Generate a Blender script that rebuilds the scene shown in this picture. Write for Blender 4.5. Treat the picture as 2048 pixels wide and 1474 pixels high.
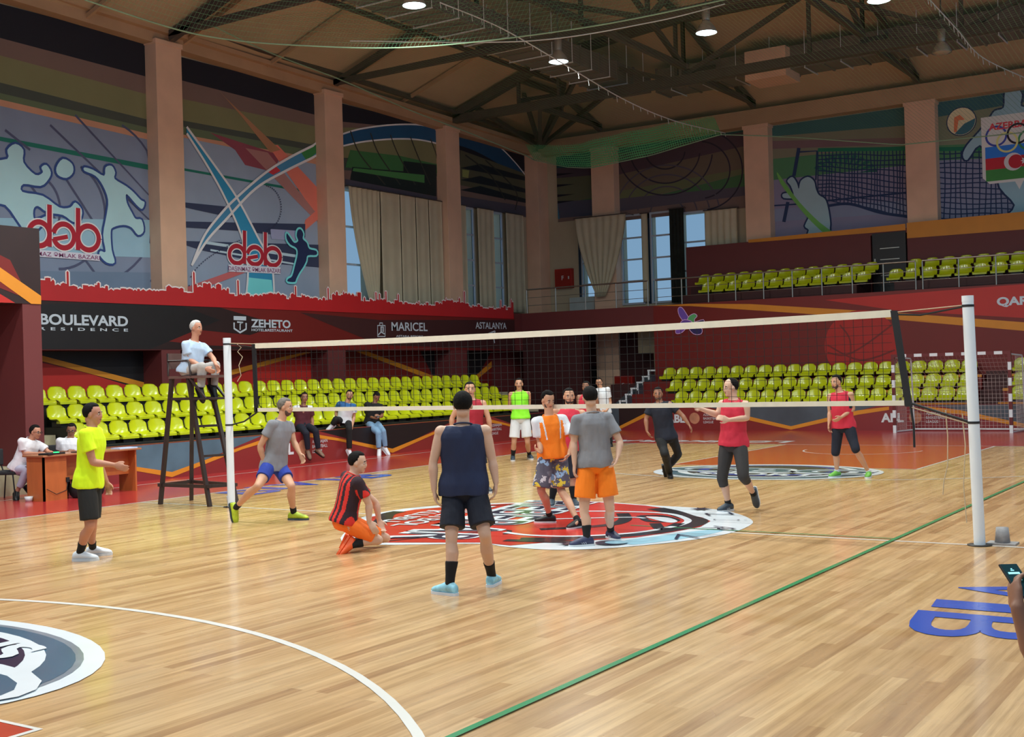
import bpy, bmesh, math, random
import numpy as np
from mathutils import Vector, Matrix, noise
random.seed(7)
SC=bpy.context.scene
for o in list(bpy.data.objects): bpy.data.objects.remove(o)
COL=SC.collection
# ---------------------------------------------------------------- camera
CP=np.array([8.1926,-12.7792,1.8568]); YAW,PIT,ROL,FPX=0.584,0.0044,-0.0287,2437.35
_f=np.array([-math.sin(YAW)*math.cos(PIT),math.cos(YAW)*math.cos(PIT),math.sin(PIT)])
_r0=np.array([math.cos(YAW),math.sin(YAW),0.0]); _u0=np.cross(_r0,_f)
_r=math.cos(ROL)*_r0+math.sin(ROL)*_u0; _u=-math.sin(ROL)*_r0+math.cos(ROL)*_u0
cam=bpy.data.cameras.new('camera'); cam.sensor_width=36; cam.lens=FPX/2048*36; cam.clip_end=200
co=bpy.data.objects.new('camera',cam); COL.objects.link(co); SC.camera=co
co.matrix_world=Matrix(((_r[0],_u[0],-_f[0],CP[0]),(_r[1],_u[1],-_f[1],CP[1]),(_r[2],_u[2],-_f[2],CP[2]),(0,0,0,1)))
# ---------------------------------------------------------------- world, light, exposure
w=bpy.data.worlds.new('dusk_sky'); SC.world=w; w.use_nodes=True
bgn=w.node_tree.nodes['Background']
wt=w.node_tree
_tc=wt.nodes.new('ShaderNodeTexCoord'); _sx=wt.nodes.new('ShaderNodeSeparateXYZ'); _cr=wt.nodes.new('ShaderNodeValToRGB')
wt.links.new(_tc.outputs['Generated'],_sx.inputs[0]); wt.links.new(_sx.outputs['Z'],_cr.inputs[0]); wt.links.new(_cr.outputs[0],bgn.inputs[0])
_cr.color_ramp.elements[0].position=0.0; _cr.color_ramp.elements[0].color=(.30,.46,.62,1)
_cr.color_ramp.elements[1].position=0.6; _cr.color_ramp.elements[1].color=(.10,.26,.46,1)
bgn.inputs[1].default_value=0.85
SC.view_settings.view_transform='Standard'; SC.view_settings.look='None'; SC.view_settings.gamma=1; SC.view_settings.use_curve_mapping=False
SC.view_settings.exposure=0.0
SC.cycles.use_denoising=True
SC.cycles.max_bounces=8; SC.cycles.transparent_max_bounces=24
SC.cycles.sample_clamp_indirect=4.0
LAMP_H=9.5
# (x, y, power, lit)
LAMPS=[(-7.1,7.1,1,1),(-7.15,12.9,.9,1),(-3.2,12.87,.9,1),(.7,12.95,.9,1),(.65,18.3,0,0),(-3.2,7.1,1,1),(4.6,7.1,.9,1),(-7.1,1.3,1.35,1),(-3.2,1.3,1.2,1),(.7,1.3,1.0,1),(4.6,1.3,.9,1),(-7.1,-4.5,1.5,1),(-3.2,-4.5,1.4,1),(.7,-4.5,1.2,1),(8.5,-4.5,1.0,1),(-3.2,-10.3,1.3,1),(4.6,-10.3,1.3,1),(8.5,1.3,.6,1),(4.6,12.9,.7,1)]
LAMP_W=215.0
def lamp_light(x,y,p):
    l=bpy.data.lights.new('high_bay_light','AREA'); l.shape='DISK'; l.size=.42; l.energy=LAMP_W*p; l.color=(.93,1.0,.965); l.spread=math.radians(165)
    o=bpy.data.objects.new('high_bay_light',l); COL.objects.link(o); o.location=(x,y,LAMP_H-.06); return o
for (x,y,p,s) in LAMPS:
    if s: lamp_light(x,y,p)

# ---------------------------------------------------------------- projection helpers (a pixel of the 2048x1474 photo on a known plane)
def ray(px,py): return _f+(px-1024)/FPX*_r-(py-737)/FPX*_u
def P(px,py,ax,val):
    d=ray(px,py); t=(val-CP[ax])/d[ax]; return CP+t*d
def depth(p): return float((np.asarray(p)-CP)@_f)
def PD(px,py,d): return CP+ray(px,py)*d

# ---------------------------------------------------------------- materials
def lin(c):
    return tuple((x/12.92 if x<=.04045 else ((x+.055)/1.055)**2.4) for x in [v/255 for v in c])
MATS={}
def mat(name,rgb,k=1.0,rough=.6,var=.06,vs=3.0,bump=0,bs=40,metal=0,emit=None,spec=.5,coat=0,stretch=None,sheen=0):
    if name in MATS: return MATS[name]
    m=bpy.data.materials.new(name); m.use_nodes=True; nt=m.node_tree; b=nt.nodes['Principled BSDF']
    c=[min(.95,x*k) for x in lin(rgb)]
    b.inputs['Roughness'].default_value=rough; b.inputs['Metallic'].default_value=metal
    b.inputs['Specular IOR Level'].default_value=spec
    if coat: b.inputs['Coat Weight'].default_value=coat; b.inputs['Coat Roughness'].default_value=.12
    tc=nt.nodes.new('ShaderNodeTexCoord'); mp=nt.nodes.new('ShaderNodeMapping'); nt.links.new(tc.outputs['Object'],mp.inputs[0])
    if stretch: mp.inputs['Scale'].default_value=stretch
    n=nt.nodes.new('ShaderNodeTexNoise'); n.inputs['Scale'].default_value=vs; n.inputs['Detail'].default_value=4
    nt.links.new(mp.outputs[0],n.inputs['Vector'])
    r=nt.nodes.new('ShaderNodeValToRGB'); e=r.color_ramp.elements
    e[0].position=.3; e[1].position=.7
    e[0].color=[x*(1-var) for x in c]+[1]; e[1].color=[min(1,x*(1+var)) for x in c]+[1]
    nt.links.new(n.outputs['Fac'],r.inputs[0]); nt.links.new(r.outputs[0],b.inputs['Base Color'])
    if bump:
        n2=nt.nodes.new('ShaderNodeTexNoise'); n2.inputs['Scale'].default_value=bs; n2.inputs['Detail'].default_value=3
        nt.links.new(mp.outputs[0],n2.inputs['Vector'])
        bp=nt.nodes.new('ShaderNodeBump'); bp.inputs['Strength'].default_value=bump; bp.inputs['Distance'].default_value=.02
        nt.links.new(n2.outputs['Fac'],bp.inputs['Height']); nt.links.new(bp.outputs[0],b.inputs['Normal'])
    if emit: b.inputs['Emission Color'].default_value=(*lin(emit[0]),1); b.inputs['Emission Strength'].default_value=emit[1]
    MATS[name]=m; return m

# ---------------------------------------------------------------- mesh builder
class MB:
    def __init__(s): s.v=[]; s.f=[]; s.mi=[]; s.mats=[]; s.smooth=[]
    def m(s,mt):
        if mt not in s.mats: s.mats.append(mt)
        return s.mats.index(mt)
    def add(s,vs,fs,mt,smooth=False):
        b=len(s.v); s.v+= [tuple(float(c) for c in v) for v in vs]; i=s.m(mt)
        for f in fs: s.f.append([b+k for k in f]); s.mi.append(i); s.smooth.append(smooth)
    def box(s,a,b,mt):
        x0,y0,z0=[min(p,q) for p,q in zip(a,b)]; x1,y1,z1=[max(p,q) for p,q in zip(a,b)]
        s.add([(x0,y0,z0),(x1,y0,z0),(x1,y1,z0),(x0,y1,z0),(x0,y0,z1),(x1,y0,z1),(x1,y1,z1),(x0,y1,z1)],
              [(0,3,2,1),(4,5,6,7),(0,1,5,4),(1,2,6,5),(2,3,7,6),(3,0,4,7)],mt)
    def bar(s,p,q,w,h,mt,up=(0,0,1)):
        p=Vector(p);q=Vector(q);d=(q-p).normalized();u=Vector(up)
        if abs(d.dot(u))>.99: u=Vector((1,0,0))
        a=d.cross(u).normalized(); c=a.cross(d)
        vs=[]
        for e in (p,q):
            for i,j in ((-1,-1),(1,-1),(1,1),(-1,1)): vs.append(e+a*i*w/2+c*j*h/2)
        s.add(vs,[(0,1,2,3),(7,6,5,4),(0,4,5,1),(1,5,6,2),(2,6,7,3),(3,7,4,0)],mt)
    def tube(s,pts,r,mt,n=8,cap=True,smooth=True):
        pts=[Vector(p) for p in pts]; rs=r if isinstance(r,(list,tuple)) else [r]*len(pts)
        vs=[];prev=None
        for i,p in enumerate(pts):
            d=(pts[min(i+1,len(pts)-1)]-pts[max(i-1,0)])
            if d.length<1e-9: d=Vector((0,0,1))
            d.normalize()
            if prev is None:
                u=Vector((0,0,1)) if abs(d.z)<.9 else Vector((1,0,0)); a=d.cross(u).normalized()
            else: a=(prev-d*prev.dot(d)).normalized()
            prev=a; b=d.cross(a)
            for k in range(n):
                t=2*math.pi*k/n; vs.append(p+(a*math.cos(t)+b*math.sin(t))*rs[i])
        fs=[]
        for i in range(len(pts)-1):
            for k in range(n): fs.append((i*n+k,i*n+(k+1)%n,(i+1)*n+(k+1)%n,(i+1)*n+k))
        s.add(vs,fs,mt,smooth)
        if cap:
            s.add(vs[:n],[tuple(range(n-1,-1,-1))],mt); s.add(vs[-n:],[tuple(range(n))],mt)
    def poly(s,pts,mt): s.add(pts,[tuple(range(len(pts)))],mt)
    def lathe(s,c,prof,mt,n=24,ax=(0,0,1)):
        ax=Vector(ax).normalized(); a=ax.orthogonal().normalized(); b=ax.cross(a); c=Vector(c); vs=[]
        for (r,z) in prof:
            for k in range(n):
                t=2*math.pi*k/n; vs.append(c+ax*z+(a*math.cos(t)+b*math.sin(t))*r)
        fs=[(i*n+k,i*n+(k+1)%n,(i+1)*n+(k+1)%n,(i+1)*n+k) for i in range(len(prof)-1) for k in range(n)]
        s.add(vs,fs,mt,True)
    def obj(s,name,parent=None,loc=(0,0,0),bevel=0):
        me=bpy.data.meshes.new(name); me.from_pydata(s.v,[],s.f)
        for mt in s.mats: me.materials.append(mt)
        me.polygons.foreach_set('material_index',s.mi); me.polygons.foreach_set('use_smooth',s.smooth); me.update()
        o=bpy.data.objects.new(name,me); COL.objects.link(o)
        o.location=loc
        if parent is not None: o.parent=parent
        if bevel:
            md=o.modifiers.new('bevel','BEVEL'); md.width=bevel; md.segments=2; md.limit_method='ANGLE'
        return o
def tag(o,label=None,cat=None,group=None,kind=None):
    if label: o['label']=label
    if cat: o['category']=cat
    if group: o['group']=group
    if kind: o['kind']=kind
    return o
def empty(name,loc=(0,0,0),rz=0):
    o=bpy.data.objects.new(name,None); COL.objects.link(o); o.location=loc; o.rotation_euler=(0,0,rz); o.empty_display_size=.1; return o
def struct(o): o['kind']='structure'; return o
def copy_tree(o,parent=None,kids=None):
    c=o.copy(); COL.objects.link(c)
    if parent is not None: c.parent=parent
    for ch in (kids or [k for k in bpy.data.objects if k.parent==o]): copy_tree(ch,c)
    return c

# triangulated flat decals on a plane; pts are 3D, thickness gives the sheet depth along normal n
def tri_poly(mb,pts,mt,n=None,th=0):
    pts=[Vector(p) for p in pts]
    from mathutils.geometry import tessellate_polygon
    fs=[tuple(t) for t in tessellate_polygon([pts])]
    # orient
    nn=(pts[fs[0][1]]-pts[fs[0][0]]).cross(pts[fs[0][2]]-pts[fs[0][0]])
    if n is not None and nn.dot(Vector(n))<0: fs=[(a,c,b) for a,b,c in fs]
    mb.add(pts,fs,mt)
def stroke(pts,wd,closed=False):
    """ribbon polygons (list of quads) along a 2D path"""
    q=[]; n=len(pts); L=[];R_=[]
    for i in range(n):
        a=np.array(pts[(i-1)%n if closed else max(i-1,0)],float); b=np.array(pts[(i+1)%n if closed else min(i+1,n-1)],float)
        d=b-a; d/= (np.linalg.norm(d)+1e-9); nn=np.array([-d[1],d[0]]); p=np.array(pts[i],float)
        L.append(p+nn*wd/2); R_.append(p-nn*wd/2)
    m=n if closed else n-1
    for i in range(m):
        j=(i+1)%n; q.append([L[i],L[j],R_[j],R_[i]])
    return q
def cr(pts,closed=False,k=6):
    """Catmull-Rom smoothing of a 2D path"""
    n=len(pts); out=[]; pts=[np.array(p,float) for p in pts]
    for i in range(n if closed else n-1):
        p0=pts[(i-1)%n] if closed or i>0 else pts[0]; p1=pts[i]; p2=pts[(i+1)%n]; p3=pts[(i+2)%n] if closed or i+2<n else pts[-1]
        for t in np.linspace(0,1,k,endpoint=False):
            out.append(.5*((2*p1)+(-p0+p2)*t+(2*p0-5*p1+4*p2-p3)*t*t+(-p0+3*p1-3*p2+p3)*t**3))
    if not closed: out.append(pts[-1])
    return out
class Decal:
    """layered paint on one plane; 2D coordinates through fn(u,v,layer)->3D"""
    def __init__(s,fn,normal,step=.003): s.mb=MB(); s.fn=fn; s.n=normal; s.l=0; s.step=step; s.k=0
    def up(s): s.l+=1
    def poly(s,pts,mt):
        s.k+=1; e=s.l*s.step+(s.k%60)*s.step*.011
        tri_poly(s.mb,[s.fn(p[0],p[1],e) for p in pts],mt,s.n)
    def line(s,pts,wd,mt,closed=False):
        for q in stroke(pts,wd,closed): s.poly(q,mt)
    def text(s,txt,org,uvec,vvec,mt,length=None,height=None,bold=0,spacing=1.0,align='L'):
        vs,fs=text_mesh(txt,bold,spacing)
        if not vs: return
        xs=[v[0] for v in vs]; ys=[v[1] for v in vs]; x0,x1=min(xs),max(xs); y0,y1=min(ys),max(ys)
        o=np.array(org,float);U=np.array(uvec,float);V=np.array(vvec,float)
        P3=[]; s.k+=1; e=s.l*s.step+(s.k%60)*s.step*.011
        for (x,y) in vs:
            p=o+U*(x-x0)/(x1-x0)+V*(y/ (y1 if not height else height)); P3.append(s.fn(p[0],p[1],e))
        a,b,c=[Vector(P3[i]) for i in fs[0]]; nn=(b-a).cross(c-a)
        if nn.dot(Vector(s.n))<0: fs=[tuple(reversed(f)) for f in fs]
        s.mb.add(P3,fs,mt)
_tc={}
def text_mesh(txt,bold=0,spacing=1.0):
    k=(txt,bold,spacing)
    if k in _tc: return _tc[k]
    cu=bpy.data.curves.new('t','FONT'); cu.body=txt; cu.offset=bold; cu.space_character=spacing; cu.resolution_u=4
    o=bpy.data.objects.new('t',cu); COL.objects.link(o)
    dg=bpy.context.evaluated_depsgraph_get(); dg.update(); me=bpy.data.meshes.new_from_object(o.evaluated_get(dg))
    vs=[(v.co.x,v.co.y) for v in me.vertices]; fs=[tuple(p.vertices) for p in me.polygons]
    bpy.data.objects.remove(o); bpy.data.meshes.remove(me); bpy.data.curves.remove(cu)
    _tc[k]=(vs,fs); return _tc[k]
# ---------------------------------------------------------------- building shell
XL,YF=-16.0,26.0            # faces of the wall columns (left wall, far wall)
XW,YW=-16.45,26.45          # recessed wall planes
BX,BY=-15.3,23.5            # balcony fronts
K=2.3
bz=lambda y:10.08+(25.4-y)*.026
m_cream=mat('cream_plaster',(164,134,112),2.25,.8,.06,1.5)
m_cream2=mat('cream_curtain_wall',(150,140,118),1.7,.85,.05,1.0)
m_beam=mat('tan_beam_paint',(140,114,88),2.0,.8,.08,1.2)
m_roof=mat('tan_roof_panel',(128,112,90),2.6,.9,.10,.6)
m_steel=mat('dark_truss_steel',(66,58,52),1.5,.6,.1,3)
m_maroon=mat('maroon_paint',(92,38,38),1.35,.6,.05,1)
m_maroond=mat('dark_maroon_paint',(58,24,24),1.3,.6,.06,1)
m_red=mat('deep_red_panel',(100,22,18),1.4,.5,.05,1)
m_redb=mat('bright_red_panel',(150,30,24),1.6,.5,.05,1)
m_orange=mat('amber_stripe',(190,120,30),1.35,.5,.05,2)
m_black=mat('black_panel',(24,22,24),1.2,.45,.1,2)
m_blackw=mat('dark_brown_panel',(38,20,20),1.2,.5,.1,2)
m_grey=mat('steel_grey_duct',(92,84,78),1.5,.5,.08,1)
m_white=mat('white_paint',(235,238,240),.85,.35,.02,2)
m_tile=mat('beige_stair_tile',(140,132,108),1.5,.6,.08,2)
m_chrome=mat('brushed_rail_metal',(175,170,160),1.0,.28,.05,4,metal=.85)
m_navy=mat('navy_print',(24,28,44),1.5,.7,.05,1)
m_letter=mat('white_letter_print',(205,215,225),1.0,.5,.02,2)

# floor boards: long planks running down the hall
def wood():
    m=bpy.data.materials.new('bamboo_parquet'); m.use_nodes=True; nt=m.node_tree; b=nt.nodes['Principled BSDF']; N=nt.nodes.new; L=nt.links.new
    tc=N('ShaderNodeTexCoord'); mp=N('ShaderNodeMapping'); mp.inputs['Rotation'].default_value=(0,0,math.pi/2); L(tc.outputs['Object'],mp.inputs[0])
    br=N('ShaderNodeTexBrick'); br.offset=.37; br.inputs['Scale'].default_value=1; br.inputs['Brick Width'].default_value=1.85; br.inputs['Row Height'].default_value=.096
    br.inputs['Mortar Size'].default_value=.0012; br.inputs['Color1'].default_value=(0,0,0,1); br.inputs['Color2'].default_value=(1,1,1,1); br.inputs['Mortar'].default_value=(.25,.25,.25,1); br.inputs['Bias'].default_value=0
    L(mp.outputs[0],br.inputs['Vector'])
    cr_=N('ShaderNodeValToRGB'); e=cr_.color_ramp.elements
    cols=[(0,(178,136,92)),(.25,(198,158,110)),(.6,(208,168,120)),(.85,(214,176,128)),(1,(190,150,106))]
    e[0].position=0; e[0].color=(*lin(cols[0][1]),1); e[1].position=1; e[1].color=(*lin(cols[-1][1]),1)
    for p,c in cols[1:-1]: x=e.new(p); x.color=(*lin(c),1)
    L(br.outputs['Color'],cr_.inputs[0])
    mp2=N('ShaderNodeMapping'); mp2.inputs['Scale'].default_value=(22,.9,1); L(tc.outputs['Object'],mp2.inputs[0])
    n=N('ShaderNodeTexNoise'); n.inputs['Scale'].default_value=1; n.inputs['Detail'].default_value=6; n.inputs['Roughness'].default_value=.65; L(mp2.outputs[0],n.inputs['Vector'])
    r2=N('ShaderNodeValToRGB'); r2.color_ramp.elements[0].position=.35; r2.color_ramp.elements[0].color=(.66,.62,.58,1); r2.color_ramp.elements[1].position=.6; r2.color_ramp.elements[1].color=(1.06,1.06,1.06,1)
    L(n.outputs['Fac'],r2.inputs[0])
    mx=N('ShaderNodeMix'); mx.data_type='RGBA'; mx.blend_type='MULTIPLY'; mx.inputs[0].default_value=.75; L(cr_.outputs[0],mx.inputs[6]); L(r2.outputs[0],mx.inputs[7])
    L(mx.outputs[2],b.inputs['Base Color'])
    b.inputs['Roughness'].default_value=.33; b.inputs['Specular IOR Level'].default_value=.45
    b.inputs['Coat Weight'].default_value=.3; b.inputs['Coat Roughness'].default_value=.10
    n3=N('ShaderNodeTexNoise'); n3.inputs['Scale'].default_value=2.5; L(tc.outputs['Object'],n3.inputs['Vector'])
    rr=N('ShaderNodeMapRange'); rr.inputs[3].default_value=.18; rr.inputs[4].default_value=.34; L(n3.outputs['Fac'],rr.inputs[0]); L(rr.outputs[0],b.inputs['Roughness'])
    return m
m_wood=wood()
mb=MB(); mb.add([(-16.6,-17,0),(14,-17,0),(14,26.6,0),(-16.6,26.6,0),(-16.6,-17,-.2),(14,-17,-.2),(14,26.6,-.2),(-16.6,26.6,-.2)],[(0,1,2,3),(7,6,5,4),(0,4,5,1),(1,5,6,2),(2,6,7,3),(3,7,4,0)],m_wood)
floor=struct(mb.obj('floor'))
G=dict(rough=.24,spec=.45,coat=.3)
f_red=mat('floor_red_paint',(176,50,50),1.0,var=.06,**G); f_red2=mat('floor_key_red_paint',(186,66,44),1.0,var=.12,**G)
f_white=mat('floor_white_line',(236,232,226),.95,var=.03,**G); f_green=mat('floor_green_line',(52,150,96),.9,var=.05,**G)
f_blue=mat('floor_blue_letter',(40,80,176),1.1,var=.05,**G); f_black=mat('floor_black_print',(34,32,38),1.2,var=.08,**G)
f_lred=mat('floor_logo_red',(200,52,40),1.0,var=.14,vs=.9,**G); f_sky=mat('floor_pale_blue',(172,220,240),.9,var=.03,**G)
f_wht2=mat('floor_logo_white',(232,238,244),.95,var=.03,**G); f_navy=mat('floor_logo_navy',(36,38,62),1.2,var=.06,**G)
f_teal=mat('floor_logo_slate',(60,96,118),1.1,var=.1,**G); f_dblue=mat('floor_logo_blue',(26,50,150),1.1,var=.1,**G); f_grey=mat('floor_logo_grey',(128,138,150),1.0,var=.15,**G)
def FD(): return Decal(lambda u,v,o:(u,v,.001+o),(0,0,1),.0015)
def fp(px,py): p=P(px,py,2,0); return (p[0],p[1])
# red surround
d=FD()
for r_ in [(-10.65,-17,-7.31,26),]:
    pass
def rect(d,x0,y0,x1,y1,m): d.poly([(x0,y0),(x1,y0),(x1,y1),(x0,y1)],m)
rect(d,-16.4,-17,-7.36,14.84,f_red); rect(d,-16.4,14.84,13.9,26.4,f_red)
rect(d,-2.35,8.7,2.35,14.84,f_red2); rect(d,-2.35,-14.8,2.35,-8.7,f_red2)
d.mb.obj('red_surround_paint',floor)
# lines
d=FD(); d.l=1
W=.05
for a,b in (((-7.33,-17),(-7.33,14.84)),((7.33,-14.8),(7.33,14.84)),((-7.33,14.84),(7.33,14.84)),((-7.33,0),(7.33,0)),((-7.33,-14.8),(7.33,-14.8))): d.line([a,b],W,f_white)
for s in (1,-1):
    d.line([(-2.35,14.84*s),(-2.35,8.7*s),(2.35,8.7*s),(2.35,14.84*s)],W,f_white)
    yc=12.45*s; R3=6.3
    arc=[(R3*math.cos(t),yc-s*R3*math.sin(t)) for t in np.linspace(0,math.pi,61)]
    d.line([(R3,14.8*s)]+arc+[(-R3,14.8*s)],W if s>0 else .062,f_white)
    if s>0: d.line([(1.25*math.cos(t),13.2-1.25*math.sin(t)) for t in np.linspace(0,math.pi,25)],.04,f_white)
for x in (-10.0,10.0): d.line([(x,-17),(x,20)],.05,f_white)
d.mb.obj('white_court_lines',floor)
d=FD(); d.l=6
for x in (4.44,):
    d.line([(x,-9),(x,9.1)],.05,f_green)
d.line([(1.3,.12),(4.44,.12)],.04,f_green)
d.mb.obj('green_court_lines',floor)
# blue letters on the right and the left
d=FD(); d.l=2
# letters read from far to near, their tops toward +X
def fl(d,ch,a,b,height,m,bold=.03):
    A=np.array(fp(*a));B=np.array(fp(*b)); U=(B-A); V=np.array([1,0.])*height
    d.text(ch,A,U,V,m,bold=bold)
fl(d,'V',(1938,1157),(1898,1196),.92,f_blue,.0)
fl(d,'I',(1873,1199),(1862,1214),.92,f_blue,.0)
fl(d,'B',(1841,1221),(1806,1266),.92,f_blue,.012)
d.mb.obj('blue_floor_letters',floor)
d=FD(); d.l=2
for (a,ch) in (((505,990),'B'),((560,979),'I'),((600,974),'V'),((700,962),'I'),((740,957),'B')):
    A=np.array(fp(*a)); d.text(ch,A,np.array([0,1.0])*(.8 if ch!='I' else .25),np.array([-1,0.])*.9,f_blue,bold=.03)
d.mb.obj('blue_letters_by_left_sideline',floor)
# far baseline lettering
d=FD(); d.l=1
A=np.array([-2.6,16.1]); d.text('LƏNKƏRAN',A,np.array([-5.6,0]),np.array([0,-.75]),f_wht2,bold=.04)
d.mb.obj('white_floor_lettering',floor)
# ---- centre logo
d=FD(); d.l=2
Q=lambda *pts:[fp(*p) for p in pts]
circ=cr(Q((700,1056),(740,1030),(870,1012),(1100,1004),(1200,1004),(1300,1011),(1420,1018),(1475,1028),(1505,1042),(1495,1054),(1455,1068),(1380,1081),(1300,1090),(1200,1098),(1100,1100),(1010,1094),(950,1088),(700,1088)),True,5)
d.poly(circ,f_wht2); d.up()
d.poly(cr(Q((1270,1090),(1400,1073),(1450,1060),(1400,1062),(1300,1075),(1250,1082)),True),f_sky); d.up()
red=Q((712,1058),(745,1034),(830,1020),(900,1014),(1060,1006),(1180,1004),(1290,1012),(1335,1018),(1375,1030),(1405,1036),(1421,1043),(1400,1055),(1340,1066),(1270,1076),(1180,1082),(1090,1086),(1020,1092),(960,1086),(720,1086))
d.poly(red,f_lred); d.up()
d.line(cr(Q((770,1084),(1000,1062),(1010,1070)),False),.06,f_black)
for pts,wd in ((Q((744,1053),(765,1042),(775,1030),(800,1024)),.22),(Q((900,1017),(1050,1009),(1200,1006)),.05),(Q((1310,1018),(1340,1024),(1370,1034),(1395,1042),(1380,1052),(1330,1062),(1260,1071),(1150,1078),(1040,1080)),.26)):
    d.line(cr(pts),wd,f_black)
d.up()
d.line(cr(Q((1010,1066),(1060,1072),(1150,1074),(1260,1068),(1330,1058),(1372,1047),(1370,1038),(1330,1028),(1230,1024),(1150,1024))),.09,f_wht2)
d.line(cr(Q((1010,1082),(1080,1084),(1140,1085))),.16,f_black)
d.line(cr(Q((1000,1042),(1090,1040),(1250,1036),(1290,1038))),.07,f_wht2)
for pts,wd in ((Q((1245,1028),(1250,1040),(1225,1050),(1160,1056),(1080,1060)),.17),(Q((1280,1033),(1300,1044),(1345,1044),(1350,1040),(1320,1033),(1280,1033)),.10),(Q((1310,1048),(1325,1060),(1360,1048)),.14)):
    d.line(cr(pts),wd,f_black)
d.up()
d.poly(cr(Q((1293,1035),(1335,1037),(1355,1044),(1340,1047),(1310,1041)),True),f_wht2)
d.up()
def ftext(d,s,a,b,h,m,bold=.02,lay=0,U=None):
    A=np.array(a);B=np.array(b); d.text(s,A,B-A,np.array([h,0.]),m,bold=bold)
# text reads from the far side to the near side, tops toward +X
d.text('REBERAR',(-1.36,2.15),(.58,-4.15),(1.04,.12),f_wht2,bold=.055); d.up(); d.text('REBERAR',(-1.31,2.09),(.565,-4.02),(.94,.11),f_navy,bold=-.005); d.up()
d.text('BASKETBOL',(-1.72,1.25),(.25,-2.25),(.30,.03),f_wht2,bold=.02); d.text('KLUBU',(-2.05,.55),(.16,-1.25),(.28,.03),f_wht2,bold=.02); d.up()
def star(cx,cy,r,n=8):
    return [(cx+(r if i%2==0 else r*.45)*math.cos(math.pi*i/n),cy+(r if i%2==0 else r*.45)*math.sin(math.pi*i/n)) for i in range(2*n)]
for q in ((1402,1020),(1140,1090)): c=fp(*q); d.poly(star(c[0],c[1],.16),f_navy)
def ring(ch,q,ang,hgt,wd):
    c=np.array(fp(*q)); t=math.radians(ang); V=np.array([math.cos(t),math.sin(t)]); U=np.array([V[1],-V[0]])
    d.text(ch,c-V*hgt/2-U*wd/2,U*wd,V*hgt,f_navy,bold=-.012)
ring('Z',(1438,1030),38,.34,.26); ring('İ',(1460,1042),10,.42,.06); ring('R',(1436,1059),-22,.36,.24); ring('V',(1365,1075),-48,.38,.3)
c=np.array(fp(1222,1088)); 
d.poly([tuple(c+.17*np.array([math.cos(t),math.sin(t)])) for t in np.linspace(0,6.28,24)],f_navy); d.up(); d.poly([tuple(c+np.array([.05,.03])+.125*np.array([math.cos(t),math.sin(t)])) for t in np.linspace(0,6.28,24)],f_sky)
d.mb.obj('centre_logo',floor)
# ---- round broadcaster emblems at the two free-throw lines
def emblem(cx,cy,sg,name):
    d=FD(); d.l=3; ky=.88 if sg<0 else 1
    E=lambda rx,ry,ox=0,oy=0:[(cx+sg*(ox+rx*math.cos(t)),cy+sg*(oy+ky*ry*math.sin(t))) for t in np.linspace(0,2*math.pi,48,endpoint=False)]
    for rx,ry,ox,oy,m in ((2.05,1.55,0,0,f_wht2),(1.9,1.4,0,0,f_grey),(1.86,1.36,0,.02,f_teal),(1.62,1.28,0,.08,f_wht2),(1.45,1.18,0,.1,f_navy),(1.30,1.08,0,.16,f_dblue),(1.10,.92,0,.2,f_navy)):
        d.poly(E(rx,ry,ox,oy),m); d.up()
    d.text('CBC',(cx-sg*2.0,cy-sg*.28),(sg*3.9,0),(0,sg*.85),f_wht2,bold=.08); d.up()
    d.text('CBC',(cx-sg*1.88,cy-sg*.20),(sg*3.66,0),(0,sg*.69),f_teal,bold=.02)
    d.text('SPORT',(cx-sg*1.0,cy-sg*.85),(sg*2.2,0),(0,sg*.42),f_wht2,bold=.03)
    return d.mb.obj(name,floor)
emblem(.0,7.62,1,'broadcaster_floor_emblem'); 
emblem(-.33,-8.27,-1,'broadcaster_floor_emblem')

# ---------------------------------------------------------------- left wall
mb=MB(); mb.box((XW-.3,-17,-.2),(XW,YW+.3,10.9),m_cream2); wl=struct(mb.obj('wall_left'))
mb=MB(); mb.box((XW,YW,-.2),(14,YW+.3,10.9),m_cream2); wf=struct(mb.obj('wall_far'))
# columns of the upper wall
def column(name,x0,y0,x1,y1,z0,z1,cap=None):
    mb=MB(); mb.box((x0,y0,z0),(x1,y1,z1),m_cream)
    if cap: mb.box((x0-.03,y0-.03,z1-.12),(x1+.03,y1+.03,z1),m_cream)
    return struct(mb.obj(name,bevel=.01))
LC=[(1.75,2.6),(7.98,8.81),(14.23,15.01),(20.2,20.97)]
for a,b in LC: column('wall_left_column',XW,a,XL,b,0,bz(a)+.04,1)
column('wall_corner_column',XW,25.75,XL+.12,YW,0,10.1,1)
FC=[(-13.74,-12.81),(-7.8,-6.93),(-2.42,-1.49),(3.6,4.5),(9.2,10.1)]
for a,b in FC: column('wall_far_column',a,YF,b,YW,0,10.0,1)
# eaves beams over the columns (stepped)
mb=MB(); mb.add([(x,y,bz(y)+z) for z in (-.05,.22) for x,y in ((XW,-17),(XL-.08,-17),(XL-.08,YW),(XW,YW))],[(0,3,2,1),(4,5,6,7),(0,1,5,4),(1,2,6,5),(2,3,7,6),(3,0,4,7)],m_beam)
mb.add([(x,y,bz(y)+z) for z in (.22,.34) for x,y in ((XW,-17),(XL+.10,-17),(XL+.10,YW),(XW,YW))],[(0,3,2,1),(4,5,6,7),(0,1,5,4),(1,2,6,5),(2,3,7,6),(3,0,4,7)],m_beam); struct(mb.obj('wall_left_beam'))
mb=MB(); mb.box((XL,YF,9.98),(14,YW,10.52),m_beam); struct(mb.obj('wall_far_beam'))
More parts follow.
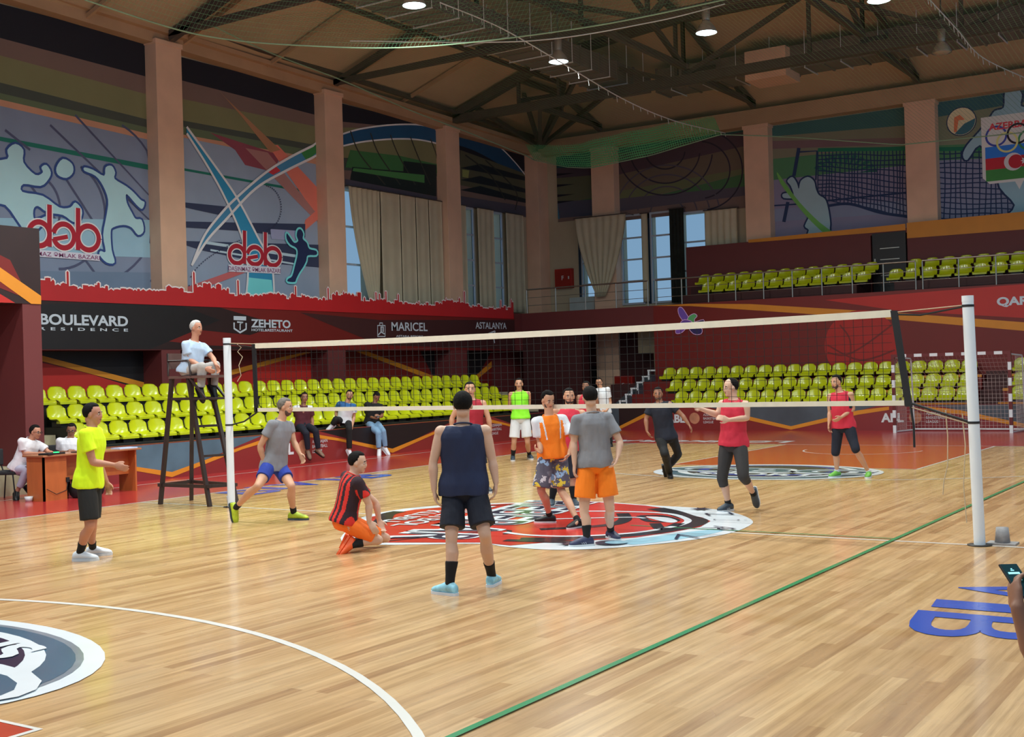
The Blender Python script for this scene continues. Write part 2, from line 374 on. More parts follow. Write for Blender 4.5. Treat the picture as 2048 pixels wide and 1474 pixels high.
# ---------------------------------------------------------------- murals (printed sheets between the columns)
C=lambda r,g,b,k=2.4:mat('print_%d_%d_%d'%(r,g,b),(r,g,b),k,.7,.05,1.0)
def mural(name,pl,u0,u1,z0,z1,base,label,draw):
    """pl 'L' = left wall (u=Y), 'F' = far wall (u=X)"""
    if pl=='L': fn=lambda u,v,o:(XW+.03+o,u,v); n=(1,0,0); q=lambda px,py:tuple(P(px,py,0,XW+.03)[[1,2]])
    else: fn=lambda u,v,o:(u,YW-.03-o,v); n=(0,-1,0); q=lambda px,py:tuple(P(px,py,1,YW-.03)[[0,2]])
    d=Decal(fn,n,.003); 
    if pl=='L': d.mb.box((XW+.004,u0,z0),(XW+.03,u1,z1),base)
    else: d.mb.box((u0,YW-.03,z0),(u1,YW-.004,z1),base)
    d.up(); d.u0=u0;d.u1=u1;d.z0=z0;d.z1=z1
    clip=lambda p:(min(max(p[0],u0),u1),min(max(p[1],z0),z1))
    _p=d.poly
    d.rawpoly=_p
    def poly(pts,m):
        pts=[clip(p) for p in pts]
        ar=sum(pts[i][0]*pts[(i+1)%len(pts)][1]-pts[(i+1)%len(pts)][0]*pts[i][1] for i in range(len(pts)))
        if abs(ar)>1e-5: _p(pts,m)
    d.poly=poly
    draw(d,q)
    o=d.mb.obj(name); tag(o,label,'mural'); return o
def QQ(q,pts): return [q(*p) for p in pts]
s_lil=C(96,106,124); s_lil2=C(110,122,138); s_nav=C(22,24,34,1.6); s_mau=C(88,72,66); s_ol=C(92,92,64); s_dk=C(52,58,52); s_dol=C(72,84,62); s_grn=C(18,84,72); s_teal=C(124,158,172); s_pale=C(130,160,165)
s_outl=C(32,52,98); s_red=C(152,28,44,1.7); s_ltxt=C(150,150,190); s_peach=C(150,110,88); s_sal=C(170,92,78); s_blue=C(34,108,140); s_dblue=C(28,60,100); s_lineW=C(170,185,185); s_slate=C(36,44,66); s_cyan=C(92,168,186); s_gnn=C(40,100,52); s_green=C(70,110,74)
def bands(d,q,x0,x1,rows):
    """rows: list of (yleft_top,yright_top,yleft_bot,yright_bot,mat)"""
    for a,b,c,e,m in rows: d.poly(QQ(q,[(x0,a),(x1,b),(x1,e),(x0,c)]),m)
def silhouette(d,q,pts,fill,outl,wd=.10,k=3):
    S=cr(QQ(q,pts),True,k); d.up(); d.line(S,wd,outl,True); d.up(); d.poly(S,fill)
def deb(d,q,x,y,sx,sy,slope,tx,ty,tl,tsl,txt):
    """the red dəb wordmark: x,y = left bottom pixel, sx width, sy x-height"""
    def el(cx,cy,rx,ry,a0=0,a1=360): return [(cx+rx*math.cos(math.radians(t)),cy+slope*(cx-x+rx*math.cos(math.radians(t)))+ry*math.sin(math.radians(t))) for t in np.linspace(a0,a1,30)]
    r=sx*.148
    for lay,mt,w_ in ((0,s_lineW,.19),(1,s_red,.125)):
        d.up()
        d.line(QQ(q,el(x+r,y-r*1.15,r,r*1.15)),w_,mt,True)
        d.line(QQ(q,[(x+2*r,y+slope*2*r),(x+2*r,y-sy*1.75+slope*2*r)]),w_,mt)
        cx=x+sx*.5
        d.line(QQ(q,el(cx,y-r*1.15,r,r*1.15,-168,164)),w_,mt); 
        d.line(QQ(q,[(cx-r*.96,y-r*.83+slope*(cx-x)),(cx+r*.38,y-r*1.08+slope*(cx-x))]),w_*.8,mt)
        cx=x+sx-r
        d.line(QQ(q,el(cx,y-r*1.15,r,r*1.15)),w_,mt,True)
        d.line(QQ(q,[(cx-r,y+slope*(cx-x)),(cx-r,y-sy*1.75+slope*(cx-x))]),w_,mt)
    d.up()
    A=np.array(q(tx,ty)); B=np.array(q(tx+tl,ty+tsl)); H=np.array(q(tx,ty-9))-A
    d.poly([tuple(A-H*.25),tuple(B-H*.25),tuple(B+H*1.3),tuple(A+H*1.3)],C(160,160,190)); d.up()
    d.text(txt,A,B-A,np.array([0,H[1]]),C(120,60,100,1.6),bold=.01)
def m1(d,q):
    x0,x1=-60,300
    bands(d,q,x0,x1,[(-60,20,60,155,s_nav),(60,155,95,190,s_mau),(95,190,150,240,s_ol),(150,240,172,256,s_dk),(172,256,185,268,s_dol),(185,268,198,280,s_peach)]); d.up()
    bands(d,q,x0,x1,[(262,330,270,340,s_grn)])
    for cx,cy,r in ((60,420,60),(120,430,90),(180,400,140),(240,300,230)):
        d.line(QQ(q,[(cx+r*math.cos(t),cy+r*math.sin(t)*1.2) for t in np.linspace(-1.1,1.6,24)]),.06,C(58,62,84))
    for a,b in (((100,250),(300,440)),((150,230),(300,390)),((60,370),(200,560)),((10,260),(60,300)),((130,355),(210,480))): d.line(QQ(q,[a,b]),.06,C(58,62,84))
    bands(d,q,x0,x1,[(435,440,505,515,C(112,142,156)),(540,545,560,580,C(84,98,116))])
    silhouette(d,q,[(-30,330),(14,318),(14,300),(30,288),(46,300),(46,325),(70,350),(85,345),(82,335),(92,330),(101,345),(95,360),(80,372),(46,368),(44,384),(85,392),(118,415),(140,415),(150,405),(163,420),(160,438),(146,444),(125,430),(95,425),(75,412),(66,420),(70,440),(100,430),(60,470),(40,450),(10,410),(-30,400)],s_pale,s_outl,.11)
    silhouette(d,q,[(112,335),(125,318),(143,328),(145,345),(132,356),(115,350)],s_pale,s_outl,.11)
    silhouette(d,q,[(168,335),(185,340),(207,352),(210,335),(222,332),(229,345),(228,358),(250,372),(265,384),(280,400),(288,405),(283,418),(272,410),(252,388),(252,405),(262,425),(270,438),(282,440),(286,462),(275,470),(262,455),(245,450),(225,455),(220,465),(222,500),(228,525),(212,525),(198,510),(200,502),(210,503),(205,470),(212,430),(215,400),(205,372),(190,352),(168,342)],s_pale,s_outl,.11)
    deb(d,q,56,490,140,48,.085,28,508,170,12,'DAŞINMAZ ƏMLAK BAZARI')
def m2(d,q):
    x0,x1=360,640
    bands(d,q,x0,x1,[(60,140,160,232,s_nav),(160,232,197,255,s_mau),(197,255,240,292,s_ol),(240,292,252,304,s_dk),(252,304,268,318,s_dol),(268,318,274,330,s_peach),(335,385,340,390,s_grn)]); d.up()
    d.poly(QQ(q,[(420,265),(560,310),(548,345),(530,340),(490,330),(470,300)]),C(108,52,62)); d.up()
    d.poly(QQ(q,[(535,290),(555,290),(640,375),(640,435)]),s_sal); d.poly(QQ(q,[(490,296),(535,305),(640,430),(640,445),(600,410)]),C(130,92,88)); d.up()
    d.poly(QQ(q,[(432,175),(450,195),(560,300),(540,305),(480,230)]),C(128,92,66)); d.poly(QQ(q,[(640,420),(610,440),(605,465),(640,440)]),s_sal)
    for pts in ([(370,405),(470,415),(470,430),(460,435),(370,415)],[(370,443),(610,448),(610,475),(500,465),(480,462),(370,455)],[(370,482),(640,490),(640,535),(520,525),(400,500),(370,490)]): d.poly(QQ(q,pts),s_slate)
    d.up(); d.poly(QQ(q,[(540,458),(600,462),(598,482),(542,478)]),C(120,125,150)); d.line(QQ(q,[(410,485),(610,515)]),.08,C(140,160,175)); d.line(QQ(q,[(420,500),(600,530)]),.05,C(140,160,175)); d.up()
    d.poly(QQ(q,[(370,575),(370,590),(530,530),(525,520)]),C(150,76,76)); d.up()
    L1=cr(QQ(q,[(372,254),(430,334),(472,395),(513,472),(541,529),(547,590)])); L2=cr(QQ(q,[(372,267),(415,335),(448,395),(480,468),(494,533),(491,590)]))
    d.poly(L1+L2[::-1],s_blue); d.up(); d.poly(QQ(q,[(496,555),(542,560),(546,592),(488,590)]),s_cyan); 
    R1=cr(QQ(q,[(382,531),(407,472),(440,428),(472,395),(529,346),(580,314),(640,284)])); R2=cr(QQ(q,[(382,531),(412,482),(448,442),(509,378),(570,342),(640,308)]))
    d.poly(R1+R2[::-1],C(52,104,134)); d.up(); d.poly(QQ(q,[(600,304),(640,288),(640,308),(612,322)]),s_gnn); d.poly(QQ(q,[(530,342),(548,330),(560,342),(545,350)]),C(150,40,48)); d.up()
    for Lx in (L1,L2,R1,R2): d.line(Lx,.07,s_lineW)
    for k in range(26):
        t=k/25; a=(376+100*t,570-90*math.sqrt(t)); d.poly(QQ(q,[(a[0],a[1]),(a[0]+2,a[1]),(a[0]+2,a[1]+2.5),(a[0],a[1]+2.5)]),s_slate)
        th=math.radians(-80+160*t); a=(525+35*math.cos(th),415+45*math.sin(th)); d.poly(QQ(q,[(a[0],a[1]),(a[0]+2,a[1]),(a[0]+2,a[1]+2.5),(a[0],a[1]+2.5)]),s_slate)
    deb(d,q,457,526,102,38,.06,455,541,104,5,'DAŞINMAZ ƏMLAK BAZARI')
    silhouette(d,q,[(571,467),(577,474),(586,486),(594,482),(591,472),(593,461),(599,459),(604,468),(603,478),(611,486),(616,498),(630,502),(630,510),(613,511),(610,522),(604,534),(596,546),(590,558),(587,564),(573,563),(574,558),(582,552),(588,530),(593,508),(590,496),(578,489),(571,478)],C(24,38,74,1.7),s_cyan,.12)
def m3(d,q):
    bands(d,q,680,885,[(150,200,243,265,s_nav)]); d.up()
    A1=cr(QQ(q,[(685,268),(720,258),(780,250),(840,250),(885,262)])); A2=cr(QQ(q,[(685,292),(730,283),(790,278),(840,280),(885,290)]))
    bands(d,q,680,885,[(255,262,330,350,s_ol),(315,330,340,355,s_dk)]); d.up(); d.poly(A1+A2[::-1],C(20,60,90)); d.up(); d.line(A1,.05,s_lineW); d.line(A2,.05,s_lineW)
    d.poly(QQ(q,[(700,300),(800,312),(880,330),(880,348),(690,335)]),C(44,86,48)); d.up()
    d.poly(QQ(q,[(704,334),(806,343),(806,322),(872,330),(872,393),(700,360)]),C(18,32,32,1.7)); d.up(); d.poly(QQ(q,[(706,336),(848,350),(848,366),(704,342)]),C(52,100,54)); d.poly(QQ(q,[(690,358),(873,394),(873,410),(690,376)]),C(58,54,64))
    for k in range(5): d.line(cr(QQ(q,[(700+k*40,262+k*4),(720+k*38,310),(770+k*30,370)])),.05,C(40,42,36))
def m4(d,q):
    bands(d,q,915,1062,[(220,280,330,345,s_nav)]); d.up()
    A1=cr(QQ(q,[(915,262),(960,272),(1000,295),(1030,325),(1050,350)])); A2=cr(QQ(q,[(915,290),(945,300),(975,315),(1000,330)]))
    d.poly(A1+A2[::-1],C(18,52,78)); d.poly(QQ(q,[(920,300),(990,325),(1062,350),(1062,400),(920,370)]),C(62,62,46)); d.up(); d.line(A1,.05,s_lineW)
    for a in (328,352,372): d.poly(QQ(q,[(920,a+8),(960,a),(1062,a+28),(1062,a+36)]),C(18,28,34,1.7))
    d.poly(QQ(q,[(920,392),(1062,415),(1062,440),(920,416)]),C(54,52,62)); d.up(); d.poly(QQ(q,[(924,339),(938,341),(936,356),(924,354)]),C(104,110,62))
    d.line(cr(QQ(q,[(930,310),(980,350),(1010,400)])),.06,C(34,36,32)); d.line(cr(QQ(q,[(970,320),(1030,380),(1030,420)])),.06,C(34,36,32))
mural('sports_mural','L',2.6,7.98,4.0,10.55,s_lil,'tall printed mural with two pale leaping handball players, leftmost on the left wall',m1)
mural('sports_mural','L',8.81,14.23,4.0,10.4,s_lil2,'tall printed mural with crossing white-edged blue curves and a small dark runner',m2)
mural('sports_mural','L',15.01,20.2,7.75,10.25,s_mau,'short dark green mural with a blue arch above the closed pale curtains',m3)
mural('sports_mural','L',20.97,25.7,7.72,10.1,s_mau,'short dark mural with pointed black shards beside the room corner',m4)
def m5(d,q):
    bands(d,q,1085,1190,[(250,250,340,335,C(20,54,58)),(340,335,360,350,C(52,44,52)),(360,350,412,395,C(66,68,50)),(412,395,418,400,C(44,72,42)),(408,398,440,430,C(54,54,66))]); d.up()
    for a in (350,372,392,405): d.poly(QQ(q,[(1092,a),(1150,a-4),(1092,a+5)]),C(16,18,30,1.7))
    d.poly(QQ(q,[(1092,402),(1106,406),(1120,438),(1092,440)]),C(34,80,98))
def rings(d,q,c,rs,m,a0=0,a1=6.28,w_=.05):
    for r in rs: d.line(QQ(q,[(c[0]+r*math.cos(t),c[1]+r*.95*math.sin(t)) for t in np.linspace(a0,a1,40)]),w_,m)
def m6(d,q):
    bands(d,q,1215,1500,[(230,200,330,262,C(20,56,56)),(310,262,352,290,C(56,44,50)),(352,290,385,335,C(76,66,54)),(385,335,410,345,C(74,78,52)),(412,345,420,380,C(48,78,48)),(400,372,425,390,C(60,56,64))]); d.up()
    rings(d,q,(1330,300),(40,70,95),C(34,30,40),.1,2.9); rings(d,q,(1400,340),(60,85),C(34,30,40),-1.5,1.4); rings(d,q,(1335,430),(35,60,85,105),C(60,56,64),3.3,6.1); rings(d,q,(1240,330),(70,),C(34,30,40),2,4)
def netgrid(d,q,x0,x1,ytop,ybot,m,nx,ny):
    for i in range(nx+1):
        x=x0+(x1-x0)*i/nx; d.line(cr(QQ(q,[(x,ytop(x)),(x+3*math.sin(i),(ytop(x)+ybot(x))/2),(x,ybot(x))]),k=4),.035,m)
    for j in range(1,ny+1):
        t=j/ny; d.line(QQ(q,[(x,ytop(x)*(1-t)+ybot(x)*t+1.5*math.sin(x*.05+j)) for x in np.linspace(x0,x1,16)]),.035,m)
s_net=C(28,46,78,1.8)
def m7(d,q):
    bands(d,q,1530,1820,[(240,195,275,250,C(36,72,74)),(275,250,320,290,C(92,92,76)),(284,275,300,288,C(88,70,72)),(320,290,362,330,C(56,96,66))]); d.up()
    bands(d,q,1530,1820,[(420,400,445,425,C(96,104,124))]); 
    for k in range(11):
        t=math.radians(200+k*14); a=(1690+26*math.cos(t),352+18*math.sin(t)); b=(1690+66*math.cos(t),352+44*math.sin(t)); b2=(1690+66*math.cos(t+.16),352+44*math.sin(t+.16)); d.poly(QQ(q,[a,b,b2]),C(28,76,62))
    d.up(); netgrid(d,q,1636,1815,lambda x:302-.02*(x-1636),lambda x:400+max(0,(x-1660))*.22,s_net,24,12); d.up()
    d.line(QQ(q,[(1636,300),(1820,297)]),.12,C(20,84,62)); d.line(QQ(q,[(1598,296),(1588,352)]),.12,s_net); d.line(QQ(q,[(1576,404),(1568,444)]),.12,s_net); d.line(QQ(q,[(1600,304),(1634,302),(1632,360)]),.05,s_net)
    d.line(cr(QQ(q,[(1655,412),(1700,408),(1760,425),(1815,433)])),.09,s_net); d.line(QQ(q,[(1650,402),(1815,385)]),.06,s_net); d.line(QQ(q,[(1542,412),(1600,408)]),.05,s_net)
    silhouette(d,q,[(1575,362),(1585,354),(1594,366),(1598,378),(1602,362),(1616,354),(1628,362),(1632,378),(1638,390),(1650,398),(1656,415),(1660,440),(1660,455),(1655,475),(1616,476),(1618,460),(1610,452),(1618,430),(1600,410),(1590,398),(1568,396),(1566,388),(1580,386),(1588,390),(1582,372)],C(118,142,148),s_net,.11)
    d.up(); d.poly(cr(QQ(q,[(1554,344),(1570,365),(1600,405),(1640,445),(1676,472),(1656,472),(1620,440),(1590,405),(1562,368)]),True,3),C(84,134,66))
def m8(d,q):
    bands(d,q,1868,2130,[(170,120,235,190,C(34,70,78)),(235,190,292,280,C(96,100,82)),(292,280,322,310,C(58,100,68))]); d.up()
    netgrid(d,q,1876,2110,lambda x:297-.02*(x-1876),lambda x:436+.02*(x-1876),s_net,20,14); d.up(); d.line(QQ(q,[(1874,299),(2110,294)]),.12,C(20,84,62))
    silhouette(d,q,[(1980,236),(1990,222),(2008,215),(2010,185),(2020,176),(2036,178),(2044,190),(2042,212),(2060,222),(2090,300),(2060,340),(2050,400),(2060,440),(2014,436),(2030,410),(2000,375),(1990,330),(1960,290),(1935,320),(1926,310),(1935,290),(1960,262)],C(112,140,150),s_net,.11)
    d.up(); c=np.array(q(1923,243)); R=.42
    ball=[tuple(c+R*np.array([math.cos(t),math.sin(t)])) for t in np.linspace(0,6.28,36)]
    d.line(ball,.06,s_net,True); d.poly(ball,C(180,160,130)); d.up()
    d.poly([tuple(c+R*np.array(v)) for v in ((-.55,-.7),(-.35,-.75),(-.2,.1),(.25,.1),(-.1,.5),(-.5,.35))],C(190,96,66)); d.poly([tuple(c+R*.97*np.array([math.cos(t),math.sin(t)])) for t in np.linspace(-2.1,.1,16)]+[tuple(c+R*np.array([.2,-.2]))],C(40,82,96))
    # national committee shield
    d.up(); a=q(1962,236); W_=2.1; x0=a[0]; z1=a[1]; z0=q(1964,370)[1]; x1=x0+W_; 
    def rr(x0,z0,x1,z1,r): 
        return [(x0,z1),(x0,z0+r),(x0+r,z0),((x0+x1)/2-.12,z0),((x0+x1)/2,z0-.25),((x0+x1)/2+.12,z0),(x1-r,z0),(x1,z0+r),(x1,z1)]
    d.poly(rr(x0,z0,x1,z1,.2),C(190,170,165)); d.up(); H=z1-z0
    for i,mt in enumerate((C(52,110,54),C(150,34,44),C(36,96,170))):
        d.poly([(x0+.1,z0+.08+i*H*.17),(x1-.1,z0+.08+i*H*.17),(x1-.1,z0+.08+(i+1)*H*.17),(x0+.1,z0+.08+(i+1)*H*.17)],mt)
    d.up(); cx=(x0+x1)/2; cz=z0+.08+H*.255
    d.poly([(cx-.15+.27*math.cos(t),cz+.27*math.sin(t)) for t in np.linspace(0,6.28,24)],C(215,195,190)); d.up(); d.poly([(cx-.08+.21*math.cos(t),cz+.21*math.sin(t)) for t in np.linspace(0,6.28,24)],C(150,34,44)); d.poly([(cx+.18+(.13 if i%2==0 else .07)*math.cos(math.pi*i/8),cz+(.13 if i%2==0 else .07)*math.sin(math.pi*i/8)) for i in range(16)],C(215,195,190))
    for i,(ox,oz,mt) in enumerate(((-.62,0,C(50,60,130)),(0,0,C(30,26,40)),(.62,0,C(190,50,70)),(-.31,-.22,C(200,170,110)),(.31,-.22,C(50,110,70)))):
        d.line([(cx+ox+.29*math.cos(t),z0+H*.70+oz+.29*math.sin(t)) for t in np.linspace(0,6.28,28)],.06,mt,True)
    d.text('AZERBAIJAN',(x0+.22,z1-.42),(W_-.44,0),(0,.2),C(170,50,60),bold=.03)
mural('sports_mural','F',-15.45,-13.74,7.5,9.95,s_mau,'narrow striped mural strip next to the room corner on the far wall',m5)
mural('sports_mural','F',-12.81,-7.8,7.3,9.95,s_mau,'short mural with concentric dark rings above the tall far windows',m6)
mural('sports_mural','F',-6.93,-2.42,6.0,9.95,C(100,98,118),'printed mural of a pale volleyball player crouching beside a painted net',m7)
mural('sports_mural','F',-1.49,3.6,5.9,9.95,C(100,104,124),'printed mural with a painted ball and a flag-coloured shield, furthest right',m8)
# ---------------------------------------------------------------- windows and curtains
m_wframe=mat('white_window_frame',(165,175,185),1.3,.4,.03); m_wdark=mat('dark_blue_frame',(30,50,72),1.2,.4,.05)
gm=bpy.data.materials.new('window_glass'); gm.use_nodes=True; gb=gm.node_tree.nodes['Principled BSDF']; gb.inputs['Transmission Weight'].default_value=1; gb.inputs['Roughness'].default_value=.05; gb.inputs['IOR'].default_value=1.02; gb.inputs['Base Color'].default_value=(.85,.93,1,1)
def window(n,pl,u0,u1,z0,z1,nb=4,mull=1):
    g=.07; mb=MB()
    def bx(a,b,c,e,mt,t0=-.02,t1=.06):
        if pl=='F': mb.box((a,YW-t1,c),(b,YW-t0,e),mt)
        else: mb.box((XW+t0,a,c),(XW+t1,b,e),mt)
    bx(u0-g,u0,z0-g,z1+g,m_wframe); bx(u1,u1+g,z0-g,z1+g,m_wframe); bx(u0,u1,z0-g,z0,m_wframe); bx(u0,u1,z1,z1+g,m_wframe)
    for i in range(1,nb): z=z0+(z1-z0)*i/nb; bx(u0,u1,z-.03,z+.03,m_wframe)
    for i in range(1,mull): u=u0+(u1-u0)*i/mull; bx(u-.03,u+.03,z0,z1,m_wframe)
    bx(u0-g-.12,u0-g,z0-g,z1+g,m_wdark,-.02,.03)
    o=struct(mb.obj('window_%d'%n))
    mb=MB()
    if pl=='F': mb.box((u0,YW-.02,z0),(u1,YW-.012,z1),gm)
    else: mb.box((XW+.012,u0,z0),(XW+.02,u1,z1),gm)
    mb.obj('glass_pane',o); return o
# openings are cut through the walls
OPEN=[]
def opening(pl,u0,u1,z0,z1): OPEN.append((pl,u0,u1,z0,z1))
WIN=[('F',-14.42,-13.80,4.3,7.42,4,1),('F',-12.74,-11.95,4.3,7.42,4,1),('F',-11.55,-10.75,4.3,7.42,4,1),('F',-10.35,-9.45,4.3,7.3,3,1),('L',15.2,16.5,4.2,7.65,3,1),('L',21.6,22.2,4.1,7.65,4,1),('L',23.3,24.0,4.1,7.65,4,1)]
for i,(pl,u0,u1,z0,z1,nb,mu) in enumerate(WIN): window(i+1,pl,u0,u1,z0,z1,nb,mu)
def rebuild_wall(o,pl,U0,U1,Z0,Z1,holes,m):
    us=sorted({U0,U1}|{h[0] for h in holes}|{h[1] for h in holes}); mb=MB()
    for a,b in zip(us[:-1],us[1:]):
        hs=[h for h in holes if h[0]<=a+1e-6 and h[1]>=b-1e-6]; zs=[Z0]+[z for h in hs for z in (h[2],h[3])]+[Z1]
        for c,e in zip(zs[::2],zs[1::2]):
            if pl=='F': mb.box((a,YW,c),(b,YW+.3,e),m)
            else: mb.box((XW-.3,a,c),(XW,b,e),m)
    old=o.data; t=mb.obj('tmp'); o.data=t.data; bpy.data.objects.remove(t)
rebuild_wall(wl,'L',-17,YW+.3,-.2,10.9,[w_[1:5] for w_ in WIN if w_[0]=='L'],m_cream2)
rebuild_wall(wf,'F',XW,14,-.2,10.6,[w_[1:5] for w_ in WIN if w_[0]=='F'],m_cream2)
m_curt=mat('cream_curtain_cloth',(166,158,134),1.55,.9,.06,2)
m_curtd=mat('dark_green_curtain_cloth',(24,28,22),1.5,.9,.3,6)
def curtain(pl,u0,u1,z0,z1,label,m=m_curt,off=.22,folds=8,taper=None,amp=.035,group='curtains on the tall windows'):
    """hanging pleated cloth; taper=(u at bottom0, u at bottom1)"""
    mb=MB(); nu=folds*6; nz=14; vs=[]
    for side in (0,1):
        for j in range(nz+1):
            t=j/nz; z=z1+(z0-z1)*t
            a,b=(u0,u1) if not taper else (u0+(taper[0]-u0)*t**1.6,u1+(taper[1]-u1)*t**1.6)
            for i in range(nu+1):
                s=i/nu; u=a+(b-a)*s; dd=off+amp*math.sin(s*folds*2*math.pi+.4*math.sin(3*t))*(.7+.3*t)+(.012 if side else 0)
                vs.append((u,YW-dd,z) if pl=='F' else (XW+dd,u,z))
    W1=nu+1; B=(nz+1)*W1; fs=[]
    for j in range(nz):
        for i in range(nu):
            a=j*W1+i; fs.append((a,a+1,a+W1+1,a+W1)); fs.append((B+a,B+a+W1,B+a+W1+1,B+a+1))
    for j in range(nz):
        for i in (0,nu): a=j*W1+i; fs.append((a,a+W1,B+a+W1,B+a))
    for i in range(nu):
        for j in (0,nz): a=j*W1+i; fs.append((a,a+1,B+a+1,B+a))
    mb.add(vs,fs,m,True); o=mb.obj('curtain'); tag(o,label,'curtain',group)
    mb=MB(); e=.06
    if pl=='F':
        mb.tube([(u0-e,YW-off,z1+.02),(u1+e,YW-off,z1+.02)],.018,m_steel); [mb.box((u-.01,YW-off,z1+.01),(u+.01,YW-.002,z1+.03),m_steel) for u in (u0,u1)]
    else:
        mb.tube([(XW+off,u0-e,z1+.02),(XW+off,u1+e,z1+.02)],.018,m_steel); [mb.box((XW+.002,u-.01,z1+.01),(XW+off,u+.01,z1+.03),m_steel) for u in (u0,u1)]
    mb.obj('curtain_rod',o); return o
curtain('L',15.45,16.9,4.15,7.7,'gathered cream curtain tapering to a point, leftmost on the left wall',taper=(16.3,16.75),folds=6)
for i,(a,b,lb) in enumerate(((16.95,17.9,'flat cream curtain panel right of the gathered curtain'),(17.95,18.7,'second flat cream curtain panel right of the gathered curtain'),(18.75,19.4,'third flat cream curtain panel right of the gathered curtain'),(19.45,20.15,'cream curtain panel against the third wall column'))): curtain('L',a,b,4.1,7.7,lb,folds=2,amp=.012)
curtain('L',21.0,21.55,4.1,7.7,'cream curtain panel just right of the third wall column',folds=2,amp=.012); curtain('L',22.25,23.25,4.1,7.7,'cream curtain panel between the two narrow left-wall windows',folds=3,amp=.02); curtain('L',24.05,25.2,4.1,7.7,'cream curtain panel nearest the room corner',folds=3,amp=.02)
curtain('F',-14.35,-12.25,4.55,7.45,'cream curtain gathered to a low point in front of the far column',taper=(-13.52,-13.18),folds=7,off=.66,amp=.03)
curtain('F',-11.9,-11.65,4.3,7.45,'narrow cream curtain between the two middle far windows',folds=1,off=.15,amp=.02)
curtain('F',-10.75,-10.2,4.2,7.5,'dark green curtain hanging between the far windows',m=m_curtd,folds=4)
curtain('F',-9.4,-8.2,5.9,7.3,'short cream curtain at the right end of the far windows',folds=5)
# ---------------------------------------------------------------- balcony, left
m_bandL=mat('brown_black_banner',(44,20,20),1.5,.5,.12,.35)
mb=MB()
mb.box((XW,.65,2.68),(BX,23.5,3.98),m_maroon); lb=struct(mb.obj('wall_left_balcony'))
# banner with names and the skyline cut-out above it
fnL=lambda u,v,o:(BX+.01+o,u,v); qL=lambda px,py:tuple(P(px,py,0,BX+.012)[[1,2]])
d=Decal(fnL,(1,0,0),.003)
def clipbox(d,u0,u1,z0,z1):
    _p=d.poly; cl=lambda p:(min(max(p[0],u0),u1),min(max(p[1],z0),z1))
    def poly(pts,m):
        pts=[cl(p) for p in pts]; ar=sum(pts[i][0]*pts[(i+1)%len(pts)][1]-pts[(i+1)%len(pts)][0]*pts[i][1] for i in range(len(pts)))
        if abs(ar)>1e-5: _p(pts,m)
    d.poly=poly
rect(d,.65,2.7,23.0,3.97,m_red); d.up()
clipbox(d,.65,23.0,2.7,3.97)
d.poly(QQ(qL,[(60,583),(250,590),(430,612),(560,650),(500,670),(300,650),(82,668)]),m_blackw); d.poly(QQ(qL,[(60,650),(400,690),(640,700),(82,700)]),m_blackw)
d.poly(QQ(qL,[(60,610),(330,600),(440,640),(300,700),(60,700)]),m_black)
d.poly(QQ(qL,[(600,625),(760,640),(1030,640),(1030,700),(760,690)]),m_maroond); d.up()
def wtxt(d,q,s,x0,y0,x1,y1,h,m=m_letter,bold=.02,sp=1.0):
    A=np.array(q(x0,y0));B=np.array(q(x1,y1)); H=q(x0,y0-h)[1]-A[1]; d.text(s,A,B-A,np.array([0,H]),m,bold=bold,spacing=sp)
wtxt(d,qL,'BOULEVARD',80,648,256,652,21,bold=.03); wtxt(d,qL,'RESIDENCE',78,660,256,663,6,sp=1.9)
wtxt(d,qL,'ZEHETO',502,654,581,656,16,bold=.03); wtxt(d,qL,'HOTEL&RESTAURANT',503,662,585,664,5,bold=.02)
wtxt(d,qL,'MARICEL',783,661,855,662,17,bold=.015); wtxt(d,qL,'ASTARA RESORT',792,674,846,675,4)
wtxt(d,qL,'ASTALANYA',951,657,1013,658,13,bold=.015)
sh=QQ(qL,[(467,632),(492,633),(492,641),(467,640)]); d.poly(sh,m_letter)
d.line(QQ(qL,[(468,645),(468,657),(480,665),(492,658),(492,646)]),.05,m_letter); d.line(QQ(qL,[(474,644),(486,645),(480,648),(480,660)]),.04,m_letter)
d.line(QQ(qL,[(755,651),(755,673),(770,673),(770,651)]),.035,m_letter,True); d.line(QQ(qL,[(759,651),(759,646),(765,646),(765,651)]),.03,m_letter); d.line(QQ(qL,[(756,670),(762,664),(769,668)]),.04,m_letter); d.line(QQ(qL,[(762,664),(762,654),(766,654),(766,664)]),.06,m_letter)
d.line(cr(QQ(qL,[(976,668),(985,664),(990,663),(987,672),(989,686)])),.05,m_letter)
bn=d.mb.obj('balcony_banner'); tag(bn,'long dark red banner with white company names on the left balcony front','banner')
# skyline: red cut-out sheet with white edge standing on the parapet
rnd=random.Random(3); top=[]; y=.65
while y<22.9:
    big=rnd.random(); h=.10+.16*rnd.random()+(.28 if big>.90 else 0)+(.15 if .55<((y*.19)%1)<.8 else 0); w_=.06+.16*rnd.random()
    if big>.9: w_=.09
    top+=[(y,3.98+h),(y+w_*.5,3.98+h+.06*rnd.random()),(y+w_,3.98+h)]; y+=w_
mb=MB(); m_sky=mat('bright_red_cutout',(156,24,28),1.55,.5,.05,1); m_edge=mat('pale_cutout_edge',(200,190,190),1.5,.5,.02)
for i in range(len(top)-1):
    (a,za),(b,zb)=top[i],top[i+1]
    if b-a<1e-6: continue
    mb.add([(BX+.0,a,3.78),(BX+.0,b,3.78),(BX+.0,b,zb),(BX+.0,a,za),(BX+.03,a,3.78),(BX+.03,b,3.78),(BX+.03,b,zb),(BX+.03,a,za)],[(0,3,2,1),(4,5,6,7),(3,7,6,2),(0,1,5,4),(0,4,7,3),(1,2,6,5)],m_sky)
for q4 in stroke([(p[0],p[1]) for p in top],.035): mb.add([(BX+.033,p[0],p[1]) for p in q4],[(0,1,2,3)],m_edge)
